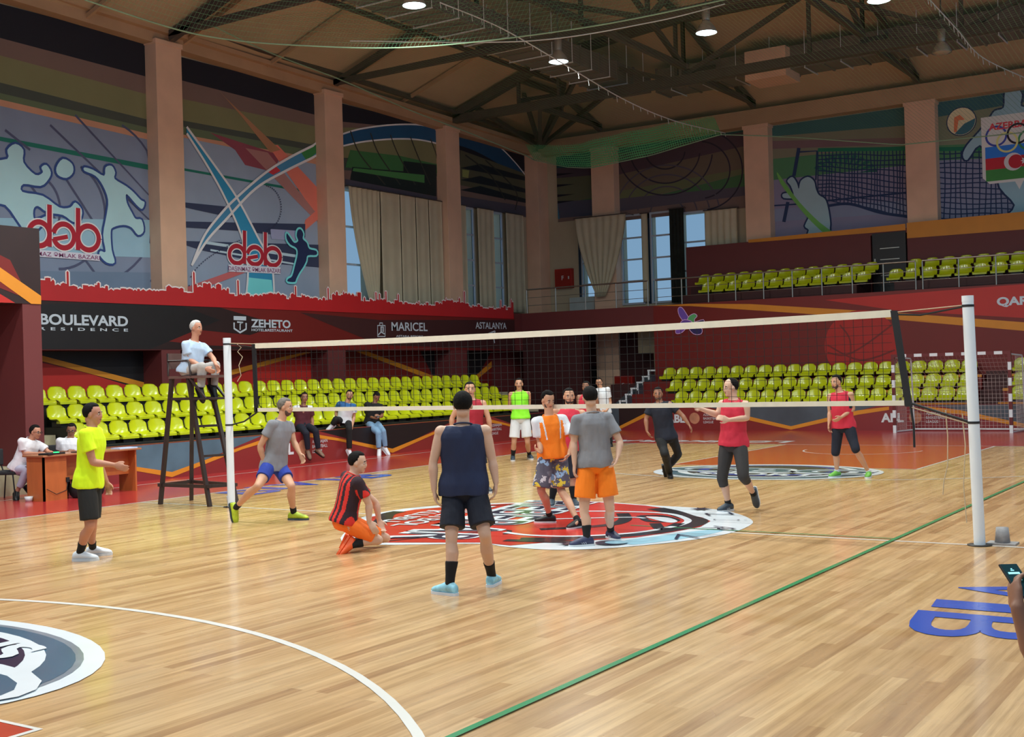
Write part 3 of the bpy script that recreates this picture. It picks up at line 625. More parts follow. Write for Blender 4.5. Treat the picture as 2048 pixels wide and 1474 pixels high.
sk=mb.obj('skyline_cutout'); tag(sk,'red city skyline cut-out with pale edge along the left balcony top','wall decoration')
# lower recess of the left side: back wall with stripes, maroon pillars
fnR=lambda u,v,o:(-15.98+o,u,v); qR=lambda px,py:tuple(P(px,py,0,-15.98)[[1,2]])
mb=MB(); mb.box((XW,.65,0),(-16.0,25.4,2.68),m_maroon); lw=struct(mb.obj('wall_left_lower'))
d=Decal(fnR,(1,0,0),.004); clipbox(d,.7,22.5,.05,2.67)
rect(d,.7,.6,22.5,2.68,m_red); d.up()
d.poly(QQ(qR,[(60,690),(300,690),(300,790),(60,700)]),m_black); d.poly(QQ(qR,[(82,725),(180,748),(270,775),(82,790)]),m_redb)
d.poly(QQ(qR,[(840,700),(905,700),(905,780),(870,760)]),m_black); d.poly(QQ(qR,[(930,700),(985,700),(960,745),(930,760)]),m_black)
d.poly(QQ(qR,[(460,760),(540,720),(640,712),(640,790),(460,800)]),m_redb); d.up()
for p_ in ([(60,705),(300,768),(300,779),(60,716)],[(456,742),(545,718),(610,704),(625,704),(545,727),(456,752)],[(712,703),(735,703),(878,756),(868,762)],[(944,758),(1000,722),(1040,700),(1030,716),(1000,734),(950,762)]): d.poly(QQ(qR,p_),m_orange)
rb=d.mb.obj('recess_banner'); tag(rb,'dark red and black banner with amber chevrons behind the left seats','banner')
for a,b in ((7.3,7.9),(13.3,14.05),(19.2,20.1)):
    mb=MB(); mb.box((-16.0,a,0),(-15.3,b,2.68),m_maroon); struct(mb.obj('wall_left_pillar',bevel=.01))
mb=MB(); mb.box((-16.0,.28,0),(-15.3,.9,2.68),m_maroon); struct(mb.obj('wall_left_pillar'))
# near portal block at the far left
mb=MB(); mb.box((-12.6,.28,.48),(-10.65,.65,3.33),m_maroon); mb.box((-12.6,-4.5,.48),(-12.2,.28,3.33),m_maroon); mb.box((-12.6,-4.5,3.33),(-10.65,.65,4.67),m_maroond); mb.box((-15.3,-4.5,3.33),(-12.6,.65,3.5),m_maroond)
struct(mb.obj('wall_portal'))
d=Decal(lambda u,v,o:(-10.64+o,u,v),(1,0,0),.003); qP=lambda px,py:tuple(P(px,py,0,-10.64)[[1,2]]); clipbox(d,-4.5,.65,3.33,4.67)
rect(d,-4.5,3.33,.65,4.67,m_blackw); d.up(); d.poly(QQ(qP,[(-40,490),(20,520),(60,600),(-40,560)]),m_red); d.up(); d.poly(QQ(qP,[(-60,495),(0,535),(82,592),(82,610),(62,609),(-60,520)]),m_orange); d.poly(QQ(qP,[(-60,560),(0,588),(30,606),(-60,606)]),m_redb)
pb=d.mb.obj('portal_banner'); tag(pb,'brown-black banner with an amber stripe on the block at far left','banner')
mb=MB(); mb.box((-12.6,-6,0),(-10.62,.66,.48),m_tile); struct(mb.obj('wall_portal_plinth'))
# ---------------------------------------------------------------- balcony, far
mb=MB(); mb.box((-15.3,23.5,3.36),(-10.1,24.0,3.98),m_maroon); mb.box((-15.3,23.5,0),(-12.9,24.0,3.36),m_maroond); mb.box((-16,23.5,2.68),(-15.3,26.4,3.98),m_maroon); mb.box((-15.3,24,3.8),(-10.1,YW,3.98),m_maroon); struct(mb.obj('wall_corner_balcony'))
mb=MB(); mb.box((-10.1,23.5,0),(14,23.9,3.98),m_red); mb.box((-10.1,23.9,3.8),(14,YW,3.98),m_maroond); struct(mb.obj('wall_far_balcony'))
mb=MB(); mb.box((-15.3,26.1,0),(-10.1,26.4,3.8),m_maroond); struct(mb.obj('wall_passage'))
fnB=lambda u,v,o:(u,23.49-o,v); qB=lambda px,py:tuple(P(px,py,1,23.49)[[0,2]])
d=Decal(fnB,(0,-1,0),.003); clipbox(d,-10.1,13.9,1.62,3.97)
d.poly([(-10.1,1.62),(13.9,1.62),(13.9,3.97),(-10.1,3.97)],m_red); d.up()
d.poly(QQ(qB,[(1307,611),(1377,604),(1500,608),(1800,626),(2120,650),(2120,668),(1800,640),(1500,620),(1380,612)]),m_orange); 
d.poly(QQ(qB,[(1650,600),(2120,560),(2120,640),(1800,622)]),m_redb)
c=np.array(qB(1722,690)); 
d.poly([tuple(c+np.array([1.12*math.cos(t),1.05*math.sin(t)])) for t in np.linspace(0,6.28,36)],mat('poster_red_ball',(150,26,20),1.35,.5,.05)); d.up()
rings2=[[(1655,705),(1690,710),(1730,690),(1790,645)],[(1680,650),(1700,680),(1700,730)],[(1655,690),(1720,720),(1790,700)]]
for r_ in rings2: d.line(cr(QQ(qB,r_)),.05,m_red)
wtxt(d,qB,'QARABAĞ',1994,611,2150,604,22,bold=.04)
# bird emblem: violet and green wings with a pale edge
bp=[([(1357,618),(1364,616),(1375,632),(1380,642),(1372,646),(1360,632)],C(96,66,150,1.6)),([(1376,644),(1378,634),(1388,628),(1394,632),(1389,638),(1388,645)],C(78,150,92,1.6)),([(1362,646),(1370,640),(1384,644),(1372,650)],C(90,62,140,1.6)),([(1353,666),(1356,655),(1375,650),(1365,664)],C(110,70,150,1.6)),([(1378,652),(1402,655),(1403,667),(1388,667)],C(40,34,80,1.6)),([(1388,646),(1408,640),(1405,648),(1390,650)],C(40,34,80,1.6))]
for pts,mt in bp:
    S=cr(QQ(qB,pts),True,3); d.up(); d.line(S,.045,C(190,150,190,1.6),True); d.up(); d.poly(S,mt)
bnf=d.mb.obj('balcony_banner'); tag(bnf,'red wall banner with amber stripe, bird emblem and ball print behind far seats','banner')
# balcony back wall, red lower part with amber top strip, door
mb=MB(); mb.box((-9.9,25.7,3.98),(-3.5,26.0,6.05),m_maroon); mb.box((-2.36,25.7,3.98),(13.9,26.0,5.85),m_maroon); mb.box((-3.5,25.7,5.9),(-2.36,26.0,6.05),m_maroon)
mb.box((-9.9,26.0,3.98),(13.9,26.45,5.9),m_maroon)
struct(mb.obj('wall_balcony_back'))
d=Decal(lambda u,v,o:(u,25.69-o,v),(0,-1,0),.003); d.poly([(-7.6,6.02),(-2.4,5.98),(-2.4,6.18),(-7.6,6.12)],m_orange); d.poly([(-2.36,5.72),(13.9,5.6),(13.9,6.3),(-2.36,6.2)],m_orange)
ts=d.mb.obj('trim_2'); struct(ts)
mb=MB(); mb.box((-3.44,25.66,3.98),(-2.4,25.74,5.95),m_black); dr=struct(mb.obj('door_1')); mb=MB()
for z in (4.6,5.1,5.45): mb.box((-3.2,25.645,z),(-2.6,25.66,z+.025),m_chrome)
mb.obj('door_strip',dr); mb=MB(); mb.box((-3.38,25.62,4.95),(-3.34,25.66,5.15),m_chrome); mb.obj('door_handle',dr)
mb=MB(); mb.box((-13.95,26.04,0),(-13.1,26.12,2.05),m_black); dr=struct(mb.obj('door_2')); mb=MB(); mb.box((-13.8,26.03,.2),(-13.25,26.045,1.9),mat('dark_door_glass',(12,16,20),1,.15)); mb.obj('door_glass',dr)
# fire cabinets
def cabinet(x,y,z,s,label):
    t=empty('fire_cabinet',(x,y,z)); tag(t,label,'fire cabinet')
    mb=MB(); mb.box((-s/2,-.2,0),(s/2,0,s),m_redb); mb.obj('body',t,bevel=.01); mb=MB(); mb.box((-s/2+.04,-.22,.04),(s/2-.04,-.2,s-.04),mat('red_cabinet_door',(150,34,24),1.1,.45)); dd=mb.obj('door',t)
    mb=MB(); mb.box((s/2-.12,-.24,s*.45),(s/2-.08,-.22,s*.6),m_white); mb.obj('handle',dd); d=Decal(lambda u,v,o:(u,-.221-o,v),(0,-1,0)); d.text('F',(-.05,s*.42),(.09,0),(0,.16),m_white,bold=.02); d.mb.obj('letter',dd)
a=P(1108,571,1,26.3); cabinet(-15.2,26.44,5.0,.72,'red square fire cabinet on the cream wall above the corner balcony')
cabinet(-12.6,26.1,.95,.72,'red square fire cabinet in the dark passage beside the staircase')
mb=MB(); mb.box((-14.95,26.25,4.05),(-13.9,26.44,4.62),mat('white_radiator_cover',(170,180,178),1.2,.5)); tag(mb.obj('radiator_panel'),'white low radiator panel behind the corner balcony railing','radiator')
# pale sheets and a pipe hanging in the passage
mb=MB(); mb.box((-11.6,25.2,2.45),(-10.12,25.3,3.4),m_tile); struct(mb.obj('wall_passage_beam'))
for x,z0,z1,lb in ((-10.95,.95,2.45,'long pale hanging pipe left of the stair railing'),(-10.35,1.5,2.45,'shorter pale hanging pipe above the stair railing')):
    mb=MB(); mb.tube([(x,25.25,z1),(x+.02,25.22,(z0+z1)/2),(x,25.25,z0)],[.07,.06,.05],m_tile); tag(mb.obj('hanging_pipe'),lb,'pipe')
# ---------------------------------------------------------------- railing on the far balcony
def railing(x0,x1,y,z,name,label,step=.97):
    t=empty(name,(x0,y,z)); tag(t,label,'railing','balcony railings')
    n=max(1,round((x1-x0)/step))
    for i in range(n+1):
        x=(x1-x0)*i/n; mb=MB(); mb.tube([(x,0,0),(x,0,.83)],.022,m_chrome); mb.obj('post',t)
    mb=MB(); mb.tube([(0,0,.85),(x1-x0,0,.85)],.026,m_chrome); mb.obj('handrail',t)
    for z_ in (.28,.56):
        mb=MB(); mb.tube([(0,0,z_),(x1-x0,0,z_)],.010,m_chrome,n=6); mb.obj('rail',t)
    return t
railing(-15.2,-10.4,23.7,3.98,'balcony_railing','metal railing along the corner balcony, left of the yellow seats',step=1.2)
railing(-10.1,-1.6,23.7,3.98,'balcony_railing','metal railing in front of the upper left yellow seat block')
railing(-1.4,7.8,23.7,3.98,'balcony_railing','metal railing in front of the upper right yellow seat block')
# ---------------------------------------------------------------- low perimeter boards of the stands
m_bd=mat('perimeter_board_red',(122,40,40),1.25,.3,.08,.8,coat=.3); m_bg=mat('perimeter_board_grey',(70,78,86),1.2,.35,.2,1.2,coat=.3); m_bs=mat('board_steel_blue',(74,98,112),1.25,.4,.2,1.5); m_ball=mat('printed_ball',(180,120,90),1.2,.5,.15,6)
mb=MB(); mb.box((-10.9,.66,0),(-10.65,17.6,.70),m_bd); bl=struct(mb.obj('wall_left_board'))
mb=MB(); mb.box((-10.9,17.6,0),(-10.6,18.6,.62),m_tile); struct(mb.obj('wall_left_board_end'))
mb=MB(); mb.box((-10.1,20.9,0),(14,21.15,.70),m_bd); bf=struct(mb.obj('wall_far_board'))
mb=MB(); mb.add([(-10.4,20.9,0),(-10.1,20.9,0),(-10.1,23.5,0),(-10.4,23.5,0),(-10.4,20.9,.7),(-10.1,20.9,.7),(-10.1,23.5,1.7),(-10.4,23.5,1.7)],[(0,3,2,1),(4,5,6,7),(0,1,5,4),(1,2,6,5),(2,3,7,6),(3,0,4,7)],m_bg); struct(mb.obj('wall_far_stand_side'))
def board_art(pl,name,parent,vs,logos,u0,u1):
    if pl=='L': fn=lambda u,v,o:(-10.648+o,u,v); n=(1,0,0)
    else: fn=lambda u,v,o:(u,20.898-o,v); n=(0,-1,0)
    d=Decal(fn,n,.002); clipbox(d,u0,u1,.01,.69)
    H=.7
    for (c,hw,mt) in vs:
        d.poly([(c-hw*1.3,H),(c,.08),(c+hw*1.3,H)],mt)
    d.up()
    for (c,hw,mt) in vs:
        for s in (-1,1): d.poly([(c,.02),(c,.12),(c+s*hw,.56 if pl=='F' else .5),(c+s*hw*1.45,.66),(c+s*hw*1.45,.57),(c+s*hw,.44)],m_orange)
    d.up()
    for u in logos:
        d.text('ABL',(u,.24),(.62,0),(0,.24),m_white,bold=.04); cx=u+.93
        d.poly([(cx+.17*math.cos(t),.36+.17*math.sin(t)) for t in np.linspace(0,6.28,24)],m_ball)
        for k,s in enumerate(('AZERBAIJAN','BASKETBALL','LEAGUE')): d.text(s,(u+1.22,.43-k*.11),(.5 if k<2 else .32,0),(0,.07),m_white)
    return d.mb.obj(name,parent)
board_art('L','chevron_print',bl,[(3.5,1.9,m_bs),(10.35,2.0,m_black),(17.2,1.9,m_black)],[6.3,13.4],.7,17.6)
board_art('F','chevron_print',bf,[(-11.0,1.9,m_blackw),(-4.5,1.95,m_bg),(2.1,1.95,m_bg),(8.7,1.9,m_bg)],[-8.45,-1.9+.0,4.7],-10.1,13.9)
# ---------------------------------------------------------------- terraces
m_tread=mat('terrace_concrete',(120,112,100),1.2,.8)
def tiers(name,pl,rows,u0,u1,front):
    for k,(c,z) in enumerate(rows):
        a=c+.42; b=c-.38 if k<2 else c-.30
        mb=MB(); mb.box((b,u0,0),(a,u1,z-.13),front); struct(mb.obj(name))
ROWL=[(-11.42,.86),(-12.22,1.20),(-13.02,1.56)]
m_riser=mat('black_riser',(26,28,28),1.2,.5,.1)
tiers('wall_left_terrace','L',ROWL,2.0,17.6,m_riser)
mb=MB(); mb.box((-15.28,2.0,0),(-13.32,17.6,1.2),m_tread); struct(mb.obj('wall_left_terrace_walkway'))
ROWF=[(-21.42,.86),(-22.22,1.22),(-23.0,1.60)]
for k,(c,z) in enumerate(ROWF):
    y0=max(-c-.42,21.16); y1=-c+.37 if k<2 else 23.47
    for a,b_ in ((-10.1,.42),(1.12,13.9)): mb=MB(); mb.box((a,y0,0),(b_,y1,z-.13),m_red); struct(mb.obj('wall_far_terrace'))
mb=MB()
for k,(c,z) in enumerate(ROWF): 
    y0=-c-.42
    for a,b in ((-2.2,.42),(1.12,13.9)): mb.box((a,max(y0,21.16)-.014,z-.20),(b,max(y0,21.16)-.002,z-.125),m_orange)
struct(mb.obj('trim_3'))
# stairs in the stands
def stairs(name,x0,x1,y0,y1,n,z1,axis,m):
    mb=MB()
    for i in range(n):
        z=z1*(i+1)/n
        if axis=='x': a=x0+(x1-x0)*i/n; mb.box((a,y0,0),(x1,y1,z),m)
        else: a=y0+(y1-y0)*i/n; mb.box((x0,a,0),(x1,y1,z),m)
    return struct(mb.obj(name))
stairs('wall_left_near_stairs',-10.66,-13.3,.68,1.98,7,1.3,'x',m_tile)
stairs('wall_left_far_stairs',-10.7,-13.3,17.62,18.9,7,1.3,'x',m_tile)
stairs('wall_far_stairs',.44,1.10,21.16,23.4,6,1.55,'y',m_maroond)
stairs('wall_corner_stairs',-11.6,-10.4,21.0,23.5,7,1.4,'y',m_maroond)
# stepped white stair balustrade at the corner stairs
t=empty('stair_railing',(-10.55,21.0,0)); tag(t,'white stepped railing climbing the stairs at the far stand','railing')
pts=[(1240,802),(1252,789),(1263,777),(1275,765),(1286,753),(1297,741),(1310,734)]
for i in range(6):
    y=21.0+i*.42; a=P(*pts[i],1,y); 
    mb=MB(); mb.tube([(a[0]+10.55,y-21.0,a[2]-.02),(a[0]+10.55,y-21.0,max(a[2]-.62,.2+.15*i))],.035,m_white); mb.obj('post',t)
    b=P(*pts[i+1],1,y); mb=MB(); mb.bar((a[0]+10.55-.03,y-21.0,a[2]),(b[0]+10.55,y+.0-21.0,a[2]),.05,.05,m_white); mb.obj('rail',t)
# ---------------------------------------------------------------- roof, trusses, ducts
def roofz(x,y): return 10.62+.34*min(max(x+16.4,0),max(26.4-y,0),14.0)
mb=MB(); 
g=[(-16.6,26.6),(14,26.6),(14,-17),(-16.6,-17),(-2.4,12.4),(14,12.4),(-2.4,-17)]
rz=lambda p:(p[0],p[1],roofz(*p)); A_=[rz(p) for p in g]; 
vs=A_+[(x,y,z+.2) for x,y,z in A_]
fs=[(0,4,6,3),(0,1,5,4),(4,5,2,6)]; mb.add(vs,[tuple(reversed(f)) for f in fs]+[tuple(i+7 for i in f) for f in fs],m_roof)

# raised seams under the roof sheets
for y in np.arange(-9,24,3.0): mb.bar((-16.4,y,roofz(-16.4,y)-.05),(min(-2.4,-16.4+26.4-y),y,roofz(min(-2.4,-16.4+26.4-y),y)-.05),.08,.1,m_beam)
struct(mb.obj('ceiling'))
def truss(name,p0,p1,zb,zt,n,w_=.16,label=None):
    """planar lattice girder between two plan points; bottom chord zb, top chord function zt"""
    p0=np.array(p0,float);p1=np.array(p1,float); t=empty(name,(p0[0],p0[1],zb)); tag(t,label,'roof truss','roof trusses')
    L=lambda s:p0+(p1-p0)*s-p0
    T=lambda s:(L(s)[0],L(s)[1],zt(*(p0+(p1-p0)*s))-zb); B=lambda s:(L(s)[0],L(s)[1],0)
    mb=MB(); mb.bar(B(0),B(1),w_,w_,m_steel); mb.obj('bottom_chord',t)
    mb=MB(); 
    for i in range(n): mb.bar(T(i/n),T((i+1)/n),w_,w_,m_steel)
    mb.obj('top_chord',t)
    for i in range(n+1):
        mb=MB(); mb.bar(B(i/n),T(i/n),.10,.10,m_steel); mb.obj('vertical_strut',t)
    for i in range(n):
        mb=MB(); 
        if i%2==0: mb.bar(B(i/n),T((i+1)/n),.13,.13,m_steel)
        else: mb.bar(T(i/n),B((i+1)/n),.13,.13,m_steel)
        mb.obj('diagonal_strut',t)
    return t
zt=lambda x,y:max(roofz(x,y)-.22,10.62)
names=['second roof girder from the left edge of the photo','girder rising from the second wall column','girder rising from the third wall column across the hall']
truss('roof_truss',(-15.9,8.4),(8,8.4),10.75,zt,5,label='brown roof girder resting on the first left wall column')
truss('roof_truss',(-15.9,14.6),(10,14.6),10.65,zt,5,label='brown roof girder resting on the second left wall column')
truss('roof_truss',(-15.9,20.6),(13,20.6),10.5,zt,7,w_=.26,label='heavy brown roof girder crossing behind the safety net near the far wall')
for x,lb in ((-13.3,'short brown girder from the far wall column next to the room corner'),(-7.4,'short brown girder from the second far wall column'),(-2.0,'short brown girder from the third far wall column'),(4.0,'short brown girder at the right edge above the shield mural')):
    truss('roof_truss',(x,26),(x,20.6),10.75,zt,2,label=lb)
mb=MB(); mb.bar((-15.75,-12,bz(-12)+.5),(-15.75,25.6,bz(25.6)+.5),.12,.12,m_steel); mb.bar((-12.6,-12,11.5),(-12.6,22.4,11.5),.12,.12,m_steel); tag(mb.obj('roof_purlin'),'long brown purlins running along the left eaves under the roof','roof beam')
truss('roof_truss',(-7.4,20.6),(-7.4,8.4),10.9,zt,2,label='brown cross girder left of centre between the roof girders')
truss('roof_truss',(-2.0,20.6),(-2.0,8.4),10.9,zt,2,label='brown cross girder right of centre between the roof girders')
truss('roof_truss',(4.0,20.6),(4.0,8.4),10.9,zt,2,label='brown cross girder above the upper right lamp')
# corner fan
mb=MB()
for q in ((-12.5,20.6,10.6),(-11.0,21.2,12.0),(-14.0,22.0,11.3),(-12.0,24.0,11.3),(-15.2,20.6,10.9),(-13.0,23.0,11.6)): mb.bar((-15.7,25.7,10.25),q,.14,.14,m_steel)
tag(mb.obj('corner_bracing'),'fan of brown steel struts meeting at the room corner','roof bracing')
def duct(p,q,w_,h,label,name='air_duct'):
    t=empty(name,p); tag(t,label,'air duct'); p=np.array(p,float);q=np.array(q,float); L=np.linalg.norm(q-p); dr=(q-p)/L
    mb=MB(); mb.bar((0,0,0),q-p,w_,h,m_grey)
    n=int(L/1.05)
    for i in range(n+1): c=dr*(L*i/n); mb.bar(c-dr*.03,c+dr*.03,w_+.07,h+.07,m_grey)
    mb.obj('casing',t)
    mb=MB(); sd=np.array([-dr[1],dr[0],0])
    for i in range(n):
        for s in (1,-1): c=dr*(L*(i+.5)/n)+sd*s*(w_/2+.06); mb.tube([c+np.array([0,0,-h/2-.05]),c+np.array([0,0,1.1])],.012,m_white,n=5)
        c=dr*(L*(i+.5)/n); mb.bar(c-sd*(w_/2+.08)+np.array([0,0,-h/2-.04]),c+sd*(w_/2+.08)+np.array([0,0,-h/2-.04]),.03,.03,m_white)
    mb.obj('hangers',t); return t
duct((-10.2,7,11.1),(-10.2,22.6,11.1),1.3,.55,'wide grey rectangular air duct running down the hall at left')
duct((-9.4,23.3,11.2),(10.5,23.3,11.2),1.0,.7,'grey rectangular air duct running along the far wall')
mb=MB(); mb.box((-6.2,22.4,10.6),(-4.9,23.6,11.5),m_cream); tag(mb.obj('air_handling_box'),'pale beige box hanging under the far roof between lamps','ventilation unit')
# ---------------------------------------------------------------- high bay lamps
m_lampg=mat('lamp_glow',(225,250,255),1,.5,.0,emit=((215,250,255),9.0)); m_lampoff=mat('lamp_lens_off',(150,140,120),1.2,.2,.05); m_alu=mat('lamp_aluminium',(170,170,165),1.2,.35,.05,metal=.7)
seenlamp={(-7.1,7.1):'lit bell lamp at the top edge, leftmost of the lit lamps',(-7.15,12.9):'lit bell lamp hanging lowest in the picture',(-3.2,12.87):'lit bell lamp near the middle of the roof',(.7,12.95):'lit bell lamp at the top edge, rightmost of the lit lamps',(.65,18.3):'unlit bell lamp hanging above the right wall column'}
def lamp(x,y,lit,label):
    t=empty('high_bay_lamp',(x,y,LAMP_H)); tag(t,label,'ceiling lamp','high bay lamps')
    mb=MB(); mb.lathe((0,0,0),[(.24,-.02),(.235,.02),(.18,.13),(.09,.24),(.08,.28),(.0,.28)],m_alu); mb.obj('reflector',t)
    mb=MB(); mb.lathe((0,0,-.01),[(0,-.05),(.12,-.045),(.225,0),(.225,.012),(0,.012)],m_lampg if lit else m_lampoff); mb.obj('lens',t)
    mb=MB(); mb.lathe((0,0,.26),[(.09,0),(.095,.3),(.0,.3)],m_alu); mb.obj('ballast_housing',t)
    mb=MB(); mb.tube([(0,0,.55),(0,0,roofz(x,y)-LAMP_H-.2)],.02,m_steel); mb.obj('hanging_rod',t)
for (x,y,p,s) in LAMPS: lamp(x,y,s,seenlamp.get((x,y),'bell lamp over the near court, above the top edge of the photo'))
# ---------------------------------------------------------------- seats
m_seat=mat('yellow_green_plastic',(196,204,22),1.0,.22,.05,2,spec=.6,coat=.4)
def seat_mesh():
    mb=MB(); W_=.205; prof=[(.20,.0),(.19,.03),(.12,.035),(.02,.03),(-.08,.035),(-.15,.06),(-.185,.11),(-.205,.18),(-.22,.26),(-.228,.315),(-.232,.34)]
    n=12; vs=[]
    wf_=[.98,1.02,1.03,1.04,1.04,1.05,1.06,1.05,1.02,.95,.80]
    for side in (0,1):
        for j,(x,z) in enumerate(prof):
            for i in range(n+1):
                s=-1+2*i/n; dish=.035*(s*s) if j>1 else .01*s*s
                nx,nz=(0,-.014) if j<5 else (-.014,0)
                vs.append((x+(dish*1.3 if j>4 else 0)+(nx if side else 0),s*W_*wf_[j],z+(dish if j<=5 else -(.012*s*s+.022*s**6)*(j>8)-.01*s**6*(j>7))+(nz if side else 0)-.03))
    B=len(prof)*(n+1); fs=[]
    for j in range(len(prof)-1):
        for i in range(n):
            a=j*(n+1)+i; fs.append((a,a+n+1,a+n+2,a+1)); fs.append((B+a,B+a+1,B+a+n+2,B+a+n+1))
        for i in (0,n): a=j*(n+1)+i; fs.append((a,a+n+1,B+a+n+1,B+a))
    for i in range(n):
        for j in (0,len(prof)-1): a=j*(n+1)+i; fs.append((a,a+1,B+a+1,B+a))
    mb.add(vs,fs,m_seat,True)
    mb.box((-.12,-.14,-.125),(.15,.14,-.03),m_black)
    mb.box((.10,-.195,-.055),(.205,.195,-.01),m_seat)
    return mb.obj('stadium_seat')
seat0=seat_mesh(); used=[0]
ORD=['first','second','third','fourth','fifth','sixth','seventh','eighth','ninth','tenth','eleventh','twelfth','thirteenth','fourteenth','fifteenth','sixteenth','seventeenth','eighteenth','nineteenth','twentieth']
def ordn(i):
    if i<20: return ORD[i]
    t=['','','twenty','thirty'][(i+1)//10]; u=(i+1)%10
    return (t+'-'+ORD[u-1]) if u else {'twenty':'twentieth','thirty':'thirtieth'}[t]
def seat(x,y,z,rz,label,group):
    o=seat0 if not used[0] else seat0.copy()
    if used[0]: COL.objects.link(o)
    used[0]=1; o.location=(x,y,z); o.rotation_euler=(0,0,rz); tag(o,label,'seat',group); return o
rown=['front','middle','top']
for k,((x,z),(ya,yb)) in enumerate(zip(ROWL,((2.05,17.8),(2.17,17.95),(2.3,18.4)))):
    n=int(round((yb-ya)/.475))
    yb=min(yb,17.5)
    for i in range(n+1):
        y=ya+.475*i
        if y>17.55: break
        seat(x,y,z,0,'yellow-green seat, %s row of left stand, %s from its near end'%(rown[k],ordn(i)),'left stand %s row'%rown[k])
def pxX(px,y): return P(px,750,1,y)[0]
for k,((y,z),x0) in enumerate(zip([(-c,zz) for c,zz in ROWF],(-8.29,-8.85,-9.45))):
    i=0; x=x0; y=y-.02
    while x<4.6:
        if not (.30<x<1.20): seat(x,y+.1,z,-math.pi/2,'yellow-green seat, %s row of lower far stand, %s from the stair end'%(rown[k],ordn(i)),'lower far stand %s row'%rown[k]); i+=1
        x+=.47
for k,(y,z,xa,n) in enumerate(((24.55,4.42,-8.66,12),(25.25,4.74,-9.1,13))):
    for i in range(n): seat(xa+.475*i,y,z,-math.pi/2,'yellow-green seat, upper left block %s row, %s from the left'%(('front','back')[k],ordn(i)),'upper left block %s row'%('front','back')[k])
for k,(y,z,xa,n) in enumerate(((24.55,4.42,-2.45,13),(25.25,4.74,-2.05,12))):
    for i in range(n): seat(xa+.5*i,y,z,-math.pi/2,'yellow-green seat, upper right block %s row, %s from the black door'%(('front','back')[k],ordn(i)),'upper right block %s row'%('front','back')[k])
for a,b in ((-9.4,-3.5),(-2.36,5)):
    for y0,y1,z1 in ((24.15,24.93,4.29),(24.93,25.6,4.61)): mb=MB(); mb.box((a,y0,3.98),(b,y1,z1),m_maroond); struct(mb.obj('wall_balcony_step'))
# ---------------------------------------------------------------- volleyball net and posts
m_tape=mat('net_tape_white',(232,224,204),.9,.7,.05,8); m_nb=mat('net_cord_black',(20,20,20),1,.8,.05); m_strap=mat('black_strap',(22,22,26),1,.6,.05); m_cord=mat('pale_cord',(190,170,140),1,.8,.05)
NX0,NX1=-4.74,4.5; ZT=2.41; ZB=1.44
t=empty('volleyball_net',(0,0,0)); tag(t,'volleyball net with white top and bottom tapes stretched across the court','net')
sag=lambda x:-.03*(1-((x-(NX0+NX1)/2)/((NX1-NX0)/2))**2)
def tape(name,x0,x1,z0,z1,lo,hi,dz=lambda x:0):
    mb=MB(); n=24; vs=[]
    for i in range(n+1):
        s=i/n; x=x0+(x1-x0)*s; z=z0+(z1-z0)*s+dz(x)
        for y,zz in ((-.012,lo),(.012,lo),(.012,hi),(-.012,hi)): vs.append((x,y,z+zz))
    fs=[(0,1,2,3),(4*n+3,4*n+2,4*n+1,4*n)]
    for i in range(n):
        a=4*i
        for k in range(4): fs.append((a+k,a+4+k,a+4+(k+1)%4,a+(k+1)%4))
    mb.add(vs,fs,m_tape); return mb.obj(name,t)
tape('top_tape',NX0,NX1,2.375,2.375,-.04,.035,sag); tape('bottom_tape',NX0+.65*0,4.61,1.44,1.44,-.028,.025,lambda x:0)
mb=MB(); n=92
for i in range(1,n):
    x=NX0+(NX1-NX0)*i/n; mb.bar((x,0,ZB),(x,0,2.34+sag(x)),.0042,.0042,m_nb)
for j in range(1,10):
    z=ZB+(2.34-ZB)*j/10
    for i in range(12):
        xa=NX0+(NX1-NX0)*i/12; xb=NX0+(NX1-NX0)*(i+1)/12
        mb.bar((xa,0,z+sag(xa)*j/10),(xb,0,z+sag(xb)*j/10),.0042,.0042,m_nb)
mb.obj('mesh',t)
for x,xb,nm in ((NX0-.02,NX0,'side_band'),(NX1+.03,4.66,'side_band')):
    mb=MB(); mb.add([(x-.035,-.012,2.40),(x+.035,-.012,2.40),(x+.035,.012,2.40),(x-.035,.012,2.40),(xb-.04,-.012,1.40),(xb+.03,-.012,1.40),(xb+.03,.012,1.40),(xb-.04,.012,1.40)],[(0,1,2,3),(7,6,5,4),(0,4,5,1),(1,5,6,2),(2,6,7,3),(3,7,4,0)],m_strap); mb.obj(nm,t)
def cord(name,pts,r,m):
    mb=MB(); mb.tube(pts,r,m,n=6); return mb.obj(name,t)
RP=5.315
cord('top_cord',[(NX1,0,2.38),(RP-.05,0,2.42)],.006,m_cord); cord('top_strap',[(NX1+.05,0,2.36),(NX1+.3,0,2.34),(RP-.05,0,2.41)],.011,m_strap)
cord('top_cord',[(NX0,0,2.40),(-RP+.06,0,2.43)],.006,m_cord); cord('top_strap',[(NX0,0,2.35),(-RP+.06,0,2.42)],.008,m_strap)
cord('bottom_strap',[(4.66,0,1.44),(RP-.06,0,1.24)],.014,m_strap); cord('bottom_cord',[(4.66,0,1.40),(RP-.05,.0,1.215)],.007,m_cord)
cord('bottom_strap',[(NX0,0,1.40),(-5.0,0,1.27),(-RP+.05,0,1.22)],.012,m_strap)
cord('loose_strap',[(4.67,0,1.42),(4.70,-.01,1.2),(4.70,-.01,.98)],.012,m_strap)
cord('loose_cord',[(5.02,0,1.36),(5.03,.02,1.1),(5.02,.02,.8),(4.98,.0,.62),(4.97,0,.5)],.006,m_cord)
cord('loose_cord',[(5.18,.02,1.32),(5.2,.02,1.0),(5.17,.02,.6),(5.19,.02,.22)],.006,m_cord)
